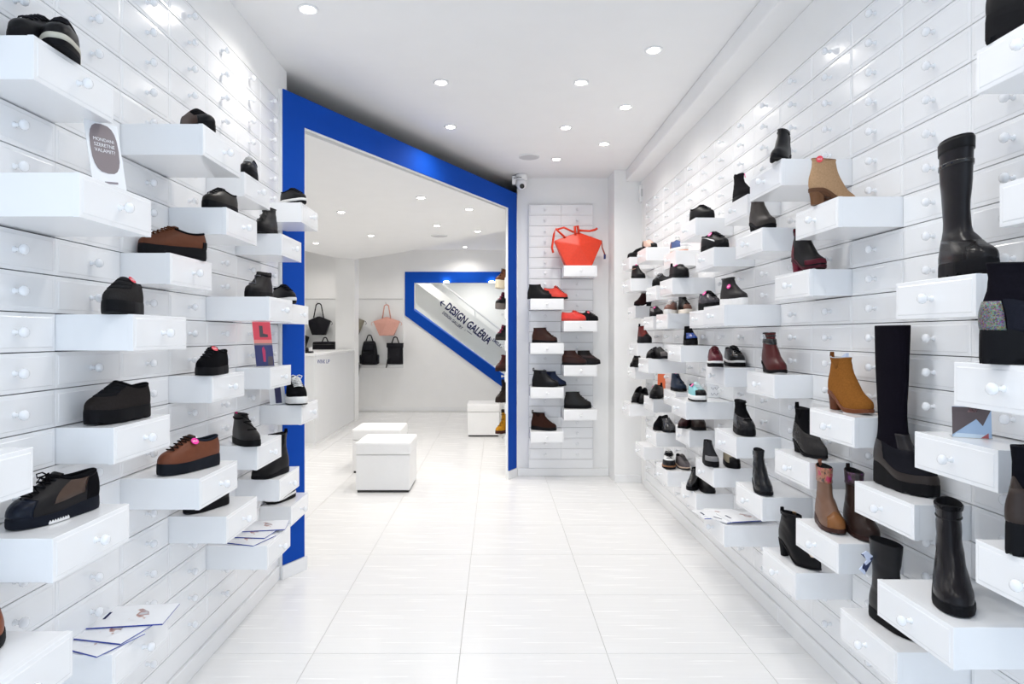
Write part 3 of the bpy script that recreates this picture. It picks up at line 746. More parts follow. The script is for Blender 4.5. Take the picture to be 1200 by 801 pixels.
    if stripe:
        for sg in (1, -1):
            a, b = (1.0, 2.3) if sg > 0 else (2 * PI - 2.3, 2 * PI - 1.0)
            f0 = (lambda u: .22 + .50 * u) if sg > 0 else (lambda u: .72 - .50 * u)
            obj('side_stripe', grid_patch(S, f0, (lambda u, q=f0: q(u) + .08), a, b, 2, 10, .0020), mat('leather', stripe), t, smooth=True)
    if gore:
        for sg in (1, -1):
            a, b = (1.20, 1.95) if sg > 0 else (2 * PI - 1.95, 2 * PI - 1.20)
            obj('elastic_gore', grid_patch(S, lambda u: .72 - .10 * math.sin(PI * u), .985, a, b, 8, 8, .0010), mat('fabric', gore), t, smooth=True)
    if cuff: obj('cuff', grid_patch(S, cuff[1] if len(cuff) > 1 and not isinstance(cuff[1], tuple) else .86, .995, 0, 2 * PI, 5, NP, .0028), mat('leather' if not isinstance(cuff[0], str) else cuff[0], cuff[0] if not isinstance(cuff[0], str) else cuff[2]), t, smooth=True)
    if strap:
        for k_, (ta, tb) in enumerate(strap[1:]): obj('strap', grid_patch(S, ta, tb, 0, 2 * PI, 3, NP, .0030), mat(*strap[0]), t, smooth=True)
    if bands:
        for k_ in range(bands[1]):
            ta = .47 + k_ * .5 / bands[1]; ta2 = ta + .40 / bands[1]
            obj('elastic_band', grid_patch(S, ta, ta2, -.95, .95, 3, 14, .0022), mat('fabric', bands[0]), t, smooth=True)
    if patches:
        for (t0, t1, p0, p1, mm, nm) in patches: obj(nm, grid_patch(S, t0, t1, p0, p1, 8, max(6, int(abs(p1 - p0) * 7)), .0022), mat(*mm), t, smooth=True)
    if zipper:
        ph = zipper if isinstance(zipper, float) else 2.0
        bm = bmesh.new(); tube(bm, [S.P(.50 + .47 * i / 12, ph, .0015) for i in range(13)], .0016, 6); z_ = obj('zipper', bm, mat('metal', (.12, .12, .12)), t)
        p = S.P(.96, ph, .004); bm = bmesh.new(); box(bm, p.x - .003, p.x + .003, p.y - .0015, p.y + .0015, p.z - .020, p.z + .002, bev=.0008); obj('zip_pull', bm, M_chrome, z_)
    if buckle:
        p = S.P(buckle[0], buckle[1], .006); n = S.N(buckle[0], buckle[1]); tx = Vector((0, 0, 1)).cross(n).normalized(); tz = n.cross(tx)
        bm = bmesh.new(); q = [p + tx * a * .010 + tz * b * .010 for a, b in ((-1, -1), (1, -1), (1, 1), (-1, 1))]
        tube(bm, q, .0018, 6, closed=True); tube(bm, [(q[0] + q[1]) / 2, (q[2] + q[3]) / 2], .0014, 6); obj('buckle', bm, M_chrome, t)
    if pull:
        p = S.P(.985, PI, -.001); bm = bmesh.new()
        pts = [p + Vector((-.002, 0, -.012)), p + Vector((-.006, 0, .004)), p + Vector((-.004, 0, .018)), p + Vector((.004, 0, .019)), p + Vector((.006, 0, .002)), p + Vector((.005, 0, -.012))]
        for dy in (-.004, 0, .004): tube(bm, [q + Vector((0, dy, 0)) for q in pts], .0022, 6)
        obj('pull_tab', bm, mat('fabric', pull), t, smooth=True)
    if laces:
        ml = mat('fabric', laces); bm = bmesh.new(); r = .0024
        t0, t1 = (.52, .97) if shaft is None else (.46, .95)
        dp = lambda u: (.42 if shaft is None else .50) + .28 * u
        prev = None
        for i in range(nl):
            u = i / max(1, nl - 1); tt_ = lerp(t0, t1, u); a = dp(u)
            Lp = S.P(tt_, a, .0026); Rp = S.P(tt_, -a, .0026); M_ = S.P(tt_, 0, .0058)
            tube(bm, [Lp, S.P(tt_, a * .5, .0052), M_, S.P(tt_, -a * .5, .0052), Rp], r, 6)
            if prev: tube(bm, [prev[0], (prev[0] + Rp) / 2 + S.N(tt_, 0) * .006, Rp], r * .9, 6)
            prev = (Lp, Rp)
        p = S.P(t1, 0, .008); n = S.N(t1, 0)
        if bow:
            for sg in (1, -1):
                tube(bm, [p, p + Vector((.004, sg * .012, .006)), p + Vector((.012, sg * .024, .002)), p + Vector((.014, sg * .018, -.008)), p + Vector((.004, sg * .006, -.003)), p], r * .9, 6)
                tube(bm, [p, p + Vector((.012, sg * .010, -.008)), p + Vector((.018, sg * .016, -.022))], r * .8, 6)
        obj('laces', bm, ml, t, smooth=True)
    if tongue or laces:
        bm = bmesh.new(); nn_ = 8
        a0 = 1.0 if shaft is None else .95; rows = []
        up = (S.S(1, 0) - S.S(.88, 0)).normalized(); ext = .016 if shaft is None else .006
        for i, (tt_, e_) in enumerate(((.86, 0), (.95, 0), (1.0, .0), (1.0, ext * .6), (1.0, ext))):
            row = []
            for j in range(nn_ + 1):
                ph = lerp(-.62, .62, j / nn_); q = S.P(tt_, ph, .0012 if e_ == 0 else .0005) + up * e_ * (1 - .25 * abs(ph))
                row.append(q)
            rows.append(row)
        top_ = [[q + Vector((-.004, 0, .0005)) for q in rows[-1]], [q + Vector((-.005, 0, -.02)) for q in rows[-1]]]
        loft(bm, rows + top_, False); obj('tongue', bm, mat('leather', tongue or lining), t, smooth=True)
    if sale: sticker(S, t, salet, saleph if sale[0] != '-' else -saleph, sale.lstrip('-'))
    return t, S

def on_drawer(side, k, m, px, f, lift=.0):
    A, Z, W, Y = (AL, ZL, WL, YL) if side == 'L' else (AR, ZR, WR, YR)
    y = Y + (k + f) * W
    return Vector(((px - VX) * y / F, y, Z + .1 * m + .0996 + lift))
BLK = (.0055, .0055, .007); BLK2 = (.010, .0095, .011); WHT = (.80, .80, .79)
BRN = (.115, .038, .018); DBR = (.040, .016, .012); BURG = (.075, .012, .015)
R_ = math.radians
def put(side, k, m, px, f, yaw, name, label, **kw):
    loc = on_drawer(side, k, m, px, f)
    return shoe(name, label, loc, R_(yaw), **kw)
SN = dict(laces=(.022, .022, .026), collar=BLK, tongue=BLK, sole='thick', heel=.026, plat=.022)
# --- left wall
put('L', -1, 18, 49.1, 0.477, -87.8, 'sneaker', 'chunky black sneaker of the pair at the top left corner, the one at the front', sc=0.891, group='pair at the top left corner', L=.25, solec=('rubber', BLK2), lugs=.003, stripe=None, **SN)
put('L', -1, 18, 71.5, 0.523, -66.6, 'sneaker', 'black sneaker with pale sole detail at the top left corner, the one behind', sc=0.906, group='pair at the top left corner', L=.25, midsole=('rubber', (.55, .53, .45), .5), saddle=('leather', (.2, .2, .2)), **SN)
put('L', 1, 18, 229.0, 0.469, -43.1, 'loafer', 'black round toed shoe with brown top on the upper left drawer', sc=0.844, L=.235, heel=.028, plat=.022, sole='thick', upper=('leather', (.05, .022, .014)), toecap=('leather', BLK), counter=('leather', BLK), bands=(BLK, 2))
put('L', 3, 18, 291.5, 0.567, -79.9, 'sneaker', 'black sneaker with grey and white laces on a high left drawer', sc=0.926, laces=(.6, .6, .6), tongue=BLK, sole='thick', heel=.024, plat=.02, collar=BLK)
put('L', 2, 16, 257.8, 0.327, -105.1, 'sneaker', 'all black chunky lace-up, second drawer row under the high one on the left', sc=0.780, upper=('leather', (.022, .02, .018)), wide=1.1, **SN)
put('L', 5, 18, 342.5, 0.258, -37.0, 'sneaker', 'black sneaker with a curved white sole in front of the blue post, top one', sc=0.780, L=.23, midsole=('rubber', WHT, .45), **{k: v for k, v in SN.items()})
put('L', 4, 16, 311.0, 0.197, -98.9, 'ankle_boot', 'black lace-up ankle boot turned to the wall, left side', sc=0.834, shaft=.155, heel=.028, plat=.018, sole='thick', laces=(.05, .05, .05), nl=6, cat='boot')
put('L', 1, 14, 202.6, 0.524, -130.7, 'lace_up_shoe', 'brown leather lace-up with thick black sole, upper left', sc=0.903, L=.245, heel=.034, plat=.030, sole='thick', upper=('leather', BRN), laces=(.09, .03, .012), nl=6, collar=BLK, tongue=BRN, hs=.92, patches=[(.04, .30, PI - .6, PI + .6, ('rubber', BLK), 'heel_bumper')])
put('L', 3, 13, 303.1, 0.510, -104.3, 'sneaker', 'black high sneaker with grey laces beside the white soled one, left wall', sc=0.780, shaft=.128, laces=(.16, .16, .18), heel=.026, plat=.022, sole='thick', collar=BLK, nl=4, pull=BLK)
put('L', 5, 13, 331.7, 0.132, -48.9, 'sneaker', 'black sneaker with a white sole edge just left of the blue post', sc=0.867, midsole=('rubber', WHT, .4), **SN)
put('L', 0, 12, 144.7, 0.254, -81.1, 'slip_on_shoe', 'black slip-on with elastic bands and a red sticker, left wall', sc=0.848, L=.25, wide=1.08, heel=.032, plat=.030, sole='thick', upper=('suede', (.03, .028, .028)), bands=((.02, .02, .022), 3), sale='red', saleph=.75, salet=.93)
put('L', 2, 10, 248.5, 0.252, -92.7, 'sneaker', 'black lace-up with a red SALE sticker on its tongue, left wall', sc=0.891, L=.24, sale='red', saleph=.45, salet=.93, upper=('fabric', BLK), **SN)
put('L', 0, 9, 138.3, 0.474, -104.4, 'slip_on_shoe', 'large black slip-on with elastic bands and notched sole, left wall', sc=0.894, L=.25, wide=1.1, heel=.036, plat=.034, sole='thick', lugs=.006, upper=('suede', (.026, .022, .021)), bands=((.014, .014, .016), 4), collar=BLK)
put('L', 5, 8, 345.2, 0.307, -67.2, 'sneaker', 'black canvas sneaker with white laces and white sole before the blue post', sc=1.194, L=.235, upper=('fabric', BLK), laces=(.85, .85, .85), nl=7, bow=True, sole='thick', heel=.026, plat=.024, midsole=('rubber', WHT, .15), collar=BLK, tongue=BLK)
put('L', 3, 7, 286.8, 0.134, -48.3, 'sneaker', 'black soft sneaker with a pink edged tongue, lower left wall', sc=0.869, L=.24, shaft=.122, wide=.98, heel=.02, plat=.02, sole='thick', upper=('leather', (.02, .018, .018)), laces=BLK, nl=5, collar=BLK, pull=(.5, .02, .15))
put('L', 1, 7, 221.4, 0.455, -118.3, 'sneaker', 'brown leather sneaker with black laces and a pink SALE sticker, left wall', sc=0.915, L=.25, wide=1.05, heel=.034, plat=.028, sole='thick', upper=('leather', (.16, .052, .026)), laces=(.02, .012, .01), nl=6, collar=(.015, .02, .03), tongue=(.05, .02, .01), sale='pink', saleph=.98, salet=.84, solec=('rubber', (.009, .011, .016)))
put('L', 4, 5, 316.8, 0.267, -112.5, 'chelsea_boot', 'black chelsea boot pointing left, low on the left wall by the blue post', sc=0.936, L=.25, shaft=.20, heel=.022, plat=.012, gore=BLK2, pull=BLK, cat='boot')
put('L', 5, 3, 328.8, 0.419, -116.6, 'court_shoe', 'black shoe with a white sole line, lowest one by the blue post on the left', sc=0.849, L=.235, heel=.03, plat=.014, midsole=('rubber', WHT, .6), throat=.70, top=.055)
put('L', 2, 5, 241.8, 0.358, -120.8, 'sneaker', 'black shoe mostly hidden under the drawer of the brown sneaker', sc=0.786, L=.24, **SN)
tb_, S_ = put('L', -1, 7, 63.6, 0.548, -108.6, 'running_shoe', 'large black and bronze running shoe with a white zigzag on its sole', sc=0.865, L=.268, wide=1.05, heel=.028, plat=.018, sole='thick', upper=('leather', (.012, .011, .012)), saddle=('leather', (.085, .055, .042), .3), toecap=('leather', (.007, .010, .020), .25), counter=('suede', BLK), laces=BLK, nl=6, bow=True, collar=BLK, tongue=BLK, solec=('rubber', (.008, .010, .017)), hs=1.05)
bm = bmesh.new()
for i in range(8):
    a = 1.62 + i * -.062; p0 = S_.S(.02, a, .0052); p1 = S_.S(.02, a - .062, .0052); pm = (p0 + p1) / 2
    prism(bm, [Vector((p0.x, p0.y, .001)), Vector((p1.x, p1.y, .001)), Vector((p1.x, p1.y, .006)), Vector((pm.x, pm.y, .012)), Vector((p0.x, p0.y, .006))], (0, 1, 0), .0008)
zz = obj('sole_zigzag', bm, mat('rubber', (.85, .85, .85)), tb_); zz['label'] = 'white zigzag inlay of the sole'
bm = bmesh.new()
for i in range(8):
    a = 1.62 + i * -.062
    a = -a; p0 = S_.S(.02, a, .0052); p1 = S_.S(.02, a + .062, .0052); pm = (p0 + p1) / 2
    prism(bm, [Vector((p0.x, p0.y, .001)), Vector((p1.x, p1.y, .001)), Vector((p1.x, p1.y, .006)), Vector((pm.x, pm.y, .012)), Vector((p0.x, p0.y, .006))], (0, -1, 0), .0008)
zz = obj('sole_zigzag', bm, mat('rubber', (.85, .85, .85)), tb_); zz['label'] = 'white zigzag inlay of the sole'
put('L', -2, 5, -20.4, 0.872, -52.4, 'sneaker', 'brown shoe cut off by the left edge of the photo', sc=0.780, L=.25, upper=('leather', (.22, .06, .02)), heel=.026, plat=.022, sole='thick', laces=(.02, .012, .01))

# --- right wall
PK = dict(sale='pink')
BH = dict(sole='heel', heel=.062, plat=.010, cat='boot', toe='round')
put('R', -2, 18, 1233.0, 0.607, -52.0, 'wedge_boot', 'black boot with a ribbed wedge sole cut off by the top right corner', sc=0.950, L=.24, shaft=.21, heel=.055, plat=.03, sole='thick', lugs=.008, cuff=(BLK, .9), cat='boot')
put('R', 2, 18, 915.0, 0.258, -129.9, 'ankle_boot', 'small black ankle boot standing highest in the middle of the right wall', sc=0.780, L=.225, shaft=.155, heel=.05, plat=.010, sole='heel', upper=('leather', BLK2), cuff=('suede', .80, BLK), zipper=2.0, cat='boot')
put('R', 1, 16, 976.4, 0.560, 14.1, 'ankle_boot', 'beige suede heeled ankle boot with a red sticker, high on the right', sc=0.805, L=.235, shaft=.195, upper=('suede', (.46, .29, .165)), solec=('leather', (.12, .055, .028)), heelc=('leather', (.16, .075, .035)), sale='red', saleph=-2.3, salet=.88, lining=(.2, .1, .06), heel=.066, plat=.014, sole='heel', cat='boot')
put('R', 3, 16, 891.8, 0.305, -87.4, 'ankle_boot', 'dark grey boot with a black shiny cuff left of the beige one', sc=0.825, L=.225, shaft=.18, upper=('leather', (.045, .038, .034)), cuff=('patent', .74, BLK), buckle=(.8, 1.2), heel=.05, plat=.012, sole='heel', cat='boot')
put('R', 4, 18, 869.4, 0.506, -87.9, 'ankle_boot', 'black soft boot with a pink SALE sticker, high on the right wall', sc=0.780, L=.225, shaft=.165, upper=('fabric', (.016, .014, .016)), sale='pink', saleph=.55, salet=.86, pull=BLK, cat='boot', heel=.02, plat=.016)
put('R', 2, 14, 945.7, 0.290, -84.7, 'chelsea_boot', 'black chelsea boot with burgundy elastic and heel, under the beige boot', sc=0.821, L=.225, shaft=.19, gore=(.13, .01, .025), heelc=('leather', (.15, .012, .03)), solec=('leather', (.06, .008, .015)), counter=('leather', (.12, .01, .02)), patches=[(.1, .30, -1.2, 1.2, ('leather', (.10, .01, .02)), 'vamp_trim')], pull=(.12, .01, .02), heel=.062, plat=.012, sole='heel', cat='boot')
put('R', 4, 13, 858.5, 0.622, -78.9, 'sneaker_boot', 'dark slip-on sneaker boot with thick white sole and pink sticker', sc=0.836, L=.235, shaft=.165, heel=.034, plat=.03, sole='thick', upper=('leather', (.02, .018, .02)), solec=('rubber', (.8, .8, .8)), cuff=('patent', .84, BLK), cat='boot', sale='pink', saleph=-1.0, salet=.56)
put('R', 6, 13, 829.7, 0.333, -83.9, 'oxford_shoe', 'gunmetal shiny lace-up with a pink sticker beside the white soled boot', sc=0.924, L=.225, upper=('leather', (.055, .05, .06), .22), laces=BLK, tongue=BLK, sale='pink', saleph=-.9, salet=.9, shaft=None, heel=.035, plat=.03, sole='thick', lugs=.004)
put('R', 5, 16, 836.1, 0.581, -76.4, 'running_shoe', 'black sports shoe with a slanted white stripe and pink sticker, upper right wall', sc=0.904, L=.235, stripe=(.85, .85, .85), sale='pink', saleph=-.9, salet=.9, solec=('rubber', BLK), **SN)
put('R', 6, 18, 821.5, 0.358, -69.3, 'sneaker', 'black sneaker on the topmost drawer left of the black soft boot', sc=0.797, L=.23, wide=1.05, **SN)
put('R', 8, 17, 794.8, 0.352, -76.1, 'sneaker', 'white and blue sneaker with orange sole edge, upper right wall', sc=0.780, L=.23, upper=('fabric', (.10, .14, .30)), laces=(.85, .85, .85), tongue=(.8, .8, .8), sole='thick', heel=.028, plat=.024, solec=('rubber', (.80, .42, .28)), midsole=('rubber', (.85, .84, .82), .2), toecap=('leather', (.7, .7, .72)), counter=('leather', (.15, .03, .04)))
put('R', 10, 18, 760.6, 0.706, -73.2, 'wedge_shoe', 'beige lined black wedge shoe on a high drawer near the pier', sc=0.780, L=.225, heel=.04, plat=.02, sole='thick', upper=('leather', (.62, .42, .34)), toecap=('leather', BLK), counter=('leather', BLK), lining=(.6, .4, .32))
put('R', 12, 18, 744.1, 0.755, -137.2, 'court_shoe', 'black heeled shoe pointing to the pier, highest and farthest on the right wall', sc=0.906, L=.225, heel=.06, plat=.012, sole='heel', throat=.70, top=.05)
put('R', 11, 16, 747.2, 0.492, -72.2, 'wedge_shoe', 'black high fronted wedge shoe with beige lining and pink sticker by the pier', sc=0.814, L=.21, heel=.035, plat=.02, sole='thick', shaft=.11, lining=(.42, .26, .2), sale='pink', saleph=-.8, salet=.8, pull=None, collar=(.42, .26, .2))
put('R', 7, 15, 794.4, 0.217, -83.2, 'strap_shoe', 'black strappy flat shoe with pink sticker, fourth from the pier', sc=0.914, L=.23, heel=.022, plat=.02, sole='thick', strap=(('leather', BLK), (.80, .88)), sale='pink', saleph=-1.0, salet=.8, throat=.66, top=.07, pull=BLK)
put('R', 9, 15, 774.9, 0.533, -138.3, 'sandal', 'black and grey strappy shoe turned left beside the one with a pink sticker', sc=0.884, L=.23, heel=.02, plat=.018, sole='thick', laces=(.35, .35, .37), nl=4, throat=.62)
put('R', 12, 14, 753.3, 0.053, -158.3, 'ankle_boot', 'dark red brown boot partly hidden at the pier', sc=0.780, L=.22, shaft=.12, heel=.05, plat=.01, sole='heel', upper=('leather', (.03, .008, .009)), cat='boot')
put('R', 8, 13, 786.1, 0.695, -125.3, 'sneaker', 'rose metallic sneaker with white laces and white sole, left of its black neighbour', sc=0.855, L=.23, upper=('leather', (.20, .10, .08), .25), laces=(.8, .8, .8), tongue=(.5, .4, .38), sole='thick', heel=.026, plat=.022, solec=('rubber', WHT))
put('R', 8, 13, 801.4, 0.487, -91.1, 'sneaker', 'black high sneaker with cream sole, right of the rose metallic one', sc=0.861, L=.23, shaft=.125, toecap=('leather', (.16, .08, .06), .25), heel=.024, plat=.022, sole='thick', solec=('rubber', (.78, .72, .64)), laces=BLK, nl=4)
put('R', 10, 13, 768.4, 0.841, -78.0, 'wedge_shoe', 'small black wedge shoe with a pink sticker left of the rose metallic sneaker', sc=0.780, L=.225, heel=.035, plat=.022, sole='thick', saddle=('leather', (.35, .33, .33)), sale='pink', saleph=-.8, salet=.8, strap=(('leather', BLK), (.86, .95)))
put('R', 7, 11, 808.0, 0.657, -91.7, 'slip_on_shoe', 'black slip-on with a shiny blue band over the toes', sc=0.780, L=.235, wide=1.05, upper=('fabric', BLK), shaft=.105, heel=.03, plat=.028, sole='thick', patches=[(.22, .52, -1.15, 1.15, ('leather', (.01, .06, .33), .25), 'blue_band')], pull=BLK)
put('R', 11, 11, 754.1, 0.397, -84.2, 'chelsea_boot', 'dark red chelsea boot with black toe, left end of the middle row', sc=0.988, L=.225, shaft=.135, heel=.018, plat=.014, sole='thick', upper=('leather', (.12, .012, .010)), toecap=('rubber', BLK), foot_up=None, pull=BLK, cat='boot', patches=[(.04, .36, -2.0, 2.0, ('rubber', (.015, .015, .018)), 'rubber_foot')])
put('R', 9, 10, 764.1, 0.382, -121.6, 'strap_shoe', 'black low shoe turned left, rear one of two below the dark red boot', sc=0.826, L=.22, heel=.03, plat=.012, sole='heel', throat=.66, top=.06)
put('R', 9, 10, 772.4, 0.180, -78.4, 'loafer', 'black grey toed loafer, front one of two below the dark red boot', sc=0.842, L=.225, heel=.02, plat=.014, toecap=('leather', (.12, .11, .11), .25), counter=('leather', BLK))
put('R', 5, 10, 837.0, 0.338, -105.8, 'sneaker', 'burgundy and grey trainer with white wedge sole beside the black one', sc=0.884, L=.24, upper=('leather', (.11, .02, .028), .3), saddle=('fabric', (.05, .05, .05)), laces=(.12, .02, .03), tongue=(.06, .02, .02), sole='thick', heel=.034, plat=.024, solec=('rubber', BLK), midsole=('rubber', WHT, .62))
put('R', 5, 10, 859.1, 0.534, -93.3, 'sneaker', 'black shiny trainer with white sole wedge beside the burgundy one', sc=0.895, L=.245, upper=('leather', (.018, .018, .02), .25), laces=BLK, tongue=BLK, sole='thick', heel=.034, plat=.024, solec=('rubber', BLK), midsole=('rubber', WHT, .62))
put('R', 3, 10, 905.1, 0.433, -95.3, 'ankle_boot', 'burgundy leather ankle boot with black buckled straps, right wall', sc=0.923, L=.225, shaft=.185, upper=('leather', (.075, .014, .014), .3), heel=.05, plat=.012, sole='heel', strap=(('patent', BLK), (.62, .70), (.76, .83)), buckle=(.8, -1.3), cat='boot')
put('R', 1, 9, 994.2, 0.526, -85.3, 'ankle_boot', 'tan suede block heel ankle boot with paper stuffing, right wall', sc=0.888, L=.235, shaft=.208, upper=('suede', (.27, .105, .022)), solec=('leather', (.17, .055, .022)), heelc=('leather', (.115, .035, .014)), gore=(.23, .09, .02), pull=(.2, .07, .02), heel=.072, plat=.014, sole='heel', lining=(.5, .5, .52), cat='boot', heel_len=.27)
put('R', -1, 13, 1129.9, 0.362, -102.5, 'tall_boot', 'tall black leather boot with thick sole reaching up the right wall', sc=0.855, L=.245, wide=1.12, shaft=.40, slim=.98, calf=.012, foot_up=('leather', (.010, .009, .010), .24), counter=('leather', (.009, .009, .010), .3), heel=.034, plat=.03, sole='thick', lugs=.006, upper=('leather', (.013, .012, .014), .28), cuff=('leather', .955, BLK), zipper=1.9, toecap=('leather', (.014, .013, .014), .22), cat='boot', strap=(('patent', BLK), (.90, .915)))
put('R', -2, 11, 1226.4, 0.445, -24.3, 'wedge_boot', 'black suede wedge boot with multicolour glitter patches at the right edge', sc=0.881, L=.25, shaft=.235, heel=.075, plat=.032, sole='thick', lugs=.010, upper=('suede', (.008, .007, .011)), patches=[(.02, .52, PI - .85, PI + .85, ('glitter', (.3, .3, .3)), 'glitter_heel'), (.06, .54, -2.26, -1.2, ('fabric', (.014, .015, .022)), 'elastic_band'), (.10, .34, -.8, .8, ('glitter', (.3, .3, .3)), 'glitter_toe'), (.66, .82, -1.0, .2, ('glitter', (.3, .3, .3)), 'glitter_patch')], wide=1.05, slim=1.25, cat='boot')
put('R', 0, 7, 1058.1, 0.622, -85.4, 'tall_boot', 'over the knee black suede wedge boot with an elastic strap, right wall', sc=0.965, L=.245, wide=1.05, shaft=.505, slim=1.0, heel=.062, plat=.026, sole='thick', lugs=.005, upper=('suede', (.006, .005, .009)), foot_up=('leather', (.035, .028, .026), .3), patches=[(.30, .56, -1.9, 1.9, ('fabric', (.012, .012, .016)), 'elastic_strap'), (.56, .66, -.9, .9, ('leather', (.02, .018, .02), .25), 'instep_tab'), (.88, .92, 2.4, 2.9, ('fabric', (.01, .09, .15)), 'blue_tag')], cat='boot')
put('R', -2, 7, 1234.6, 0.675, 6.5, 'wedge_boot', 'black wedge boot with brown leather heel cut off by the lower right edge', sc=0.857, L=.245, shaft=.265, heel=.075, plat=.03, sole='thick', lugs=.008, upper=('suede', (.007, .007, .010)), counter=('leather', (.035, .024, .020), .3), slim=1.2, cat='boot', patches=[(.03, .60, PI - 1.2, PI + 1.2, ('leather', (.04, .028, .024), .3), 'leather_heel')])
put('R', -1, 5, 1113.4, 0.508, -120.5, 'ankle_boot', 'black leather boot with croc cuff and side zip, large one at the lower right', sc=0.921, L=.25, wide=1.05, shaft=.255, slim=1.12, upper=('leather', (.011, .010, .012), .25), solec=('rubber', BLK), cuff=('croc', .93, BLK), zipper=2.1, heel=.055, plat=.016, sole='thick', cat='boot', strap=(('leather', BLK), (.80, .81)))
tt_, S_ = put('R', 0, 3, 1050, .50, -82, 'ankle_boot', 'black boot with a blue and white scarf tied to it, bottom right', sc=.84, L=.245, shaft=.285, slim=1.15, heel=.03, plat=.02, sole='thick', upper=('leather', (.012, .012, .014), .3), cat='boot')
bm = bmesh.new(); p = S_.P(.86, PI * 1.35, -.001); 
for a_, b_, c_ in ((-.005, -.014, -.01), (-.012, -.03, -.045), (-.004, -.016, -.07)):
    pass
prism(bm, [p, p + Vector((-.006, -.022, .018)), p + Vector((-.010, -.040, .006)), p + Vector((-.004, -.020, -.014))], (1, .3, 0), .004)
prism(bm, [p, p + Vector((-.006, -.020, -.016)), p + Vector((-.014, -.044, -.050)), p + Vector((-.010, -.026, -.068)), p + Vector((0, -.008, -.020))], (1, .3, 0), .004)
M_scarf, snt, sb = new_mat('scarf_print'); vo = snt.nodes.new('ShaderNodeTexVoronoi'); vo.inputs['Scale'].default_value = 55; tcn = snt.nodes.new('ShaderNodeTexCoord'); crn = snt.nodes.new('ShaderNodeValToRGB')
crn.color_ramp.interpolation = 'CONSTANT'; crn.color_ramp.elements[0].color = (.62, .68, .85, 1); crn.color_ramp.elements[1].color = (.02, .03, .09, 1); crn.color_ramp.elements[1].position = .62
snt.links.new(tcn.outputs['Object'], vo.inputs['Vector']); snt.links.new(vo.outputs['Color'], crn.inputs['Fac']); snt.links.new(crn.outputs['Color'], sb.inputs['Base Color'])
obj('scarf', bm, M_scarf, tt_)
M_floral, fnt, fb = new_mat('floral_leather'); vo = fnt.nodes.new('ShaderNodeTexNoise'); vo.inputs['Scale'].default_value = 45; tcn = fnt.nodes.new('ShaderNodeTexCoord'); crn = fnt.nodes.new('ShaderNodeValToRGB')
E_ = crn.color_ramp.elements; E_[0].color = (.05, .02, .02, 1); E_[0].position = .36; E_[1].color = (.35, .15, .08, 1); E_[1].position = .46; e_ = E_.new(.54); e_.color = (.38, .17, .10, 1); e_ = E_.new(.60); e_.color = (.40, .02, .07, 1)
fnt.links.new(tcn.outputs['Object'], vo.inputs['Vector']); fnt.links.new(vo.outputs['Fac'], crn.inputs['Fac']); fnt.links.new(crn.outputs['Color'], fb.inputs['Base Color']); fb.inputs['Roughness'].default_value = .35
M_floral2, fnt, fb = new_mat('dark_floral_leather'); vo = fnt.nodes.new('ShaderNodeTexNoise'); vo.inputs['Scale'].default_value = 45; tcn = fnt.nodes.new('ShaderNodeTexCoord'); crn = fnt.nodes.new('ShaderNodeValToRGB')
E_ = crn.color_ramp.elements; E_[0].color = (.012, .008, .008, 1); E_[0].position = .40; E_[1].color = (.05, .02, .03, 1); E_[1].position = .55; e_ = E_.new(.66); e_.color = (.12, .03, .16, 1)
fnt.links.new(tcn.outputs['Object'], vo.inputs['Vector']); fnt.links.new(vo.outputs['Fac'], crn.inputs['Fac']); fnt.links.new(crn.outputs['Color'], fb.inputs['Base Color']); fb.inputs['Roughness'].default_value = .4
MATS[('leather', (9, 1, 1), None)] = M_floral; MATS[('leather', (9, 1, 2), None)] = M_floral2
put('R', 1, 5, 970.1, 0.633, -100.5, 'western_boot', 'light brown boot with a pink and brown flowered shaft, right wall', sc=0.849, L=.24, shaft=.238, heel=.03, plat=.012, upper=('leather', (.19, .105, .070), .35), cuff=('leather', .72, (9, 1, 1)), toecap=('leather', (.24, .10, .035), .3), solec=('leather', (.05, .02, .015)), pull=(.3, .12, .08), cat='boot')
put('R', 1, 5, 1006.7, 0.344, -97.8, 'western_boot', 'dark brown boot with a dark flowered shaft behind the light brown one', sc=0.854, L=.245, shaft=.238, heel=.03, plat=.012, upper=('leather', (.028, .015, .012), .3), cuff=('leather', .74, (9, 1, 2)), solec=('leather', (.03, .012, .01)), pull=(.03, .02, .02), cat='boot')
put('R', 2, 3, 936.2, 0.376, -78.2, 'ankle_boot', 'pointed black high heel boot with a gold detail, lower right', sc=0.880, L=.25, toe='point', shaft=.19, heel=.072, plat=.007, sole='heel', heel_len=.17, upper=('leather', BLK, .3), cat='boot', patches=[(.72, .97, 1.6, 1.95, ('metal', (.8, .55, .3)), 'gold_inset'), (.38, .44, -.6, .1, ('metal', (.7, .6, .5)), 'chain')], pull=BLK, heel_taper=.7)
put('R', 3, 5, 891.6, 0.361, -100.6, 'ankle_boot', 'shiny black leather ankle boot with a small purple tag', sc=0.870, L=.225, shaft=.195, heel=.045, plat=.012, sole='heel', upper=('leather', (.010, .011, .014), .16), zipper=-1.8, cat='boot')
put('R', 2, 7, 948.4, 0.480, -89.4, 'chelsea_boot', 'black croc embossed chelsea boot with block heel, right wall', sc=0.955, L=.235, toe='point', shaft=.185, gore=BLK, upper=('suede', BLK), foot_up=('croc', (.03, .028, .028)), pull=BLK, heel=.048, plat=.010, sole='heel', cat='boot')
put('R', 4, 7, 870.2, 0.377, -96.2, 'sock_boot', 'black knitted sock boot with pale sole line, right wall', sc=0.915, L=.24, shaft=.165, heel=.024, plat=.022, sole='thick', upper=('fabric', BLK), foot_up=('croc', (.02, .02, .022)), laces=BLK, nl=3, cat='boot', patches=[(.0, .05, -.5, .5, ('rubber', (.6, .65, .8)), 'toe_line')])
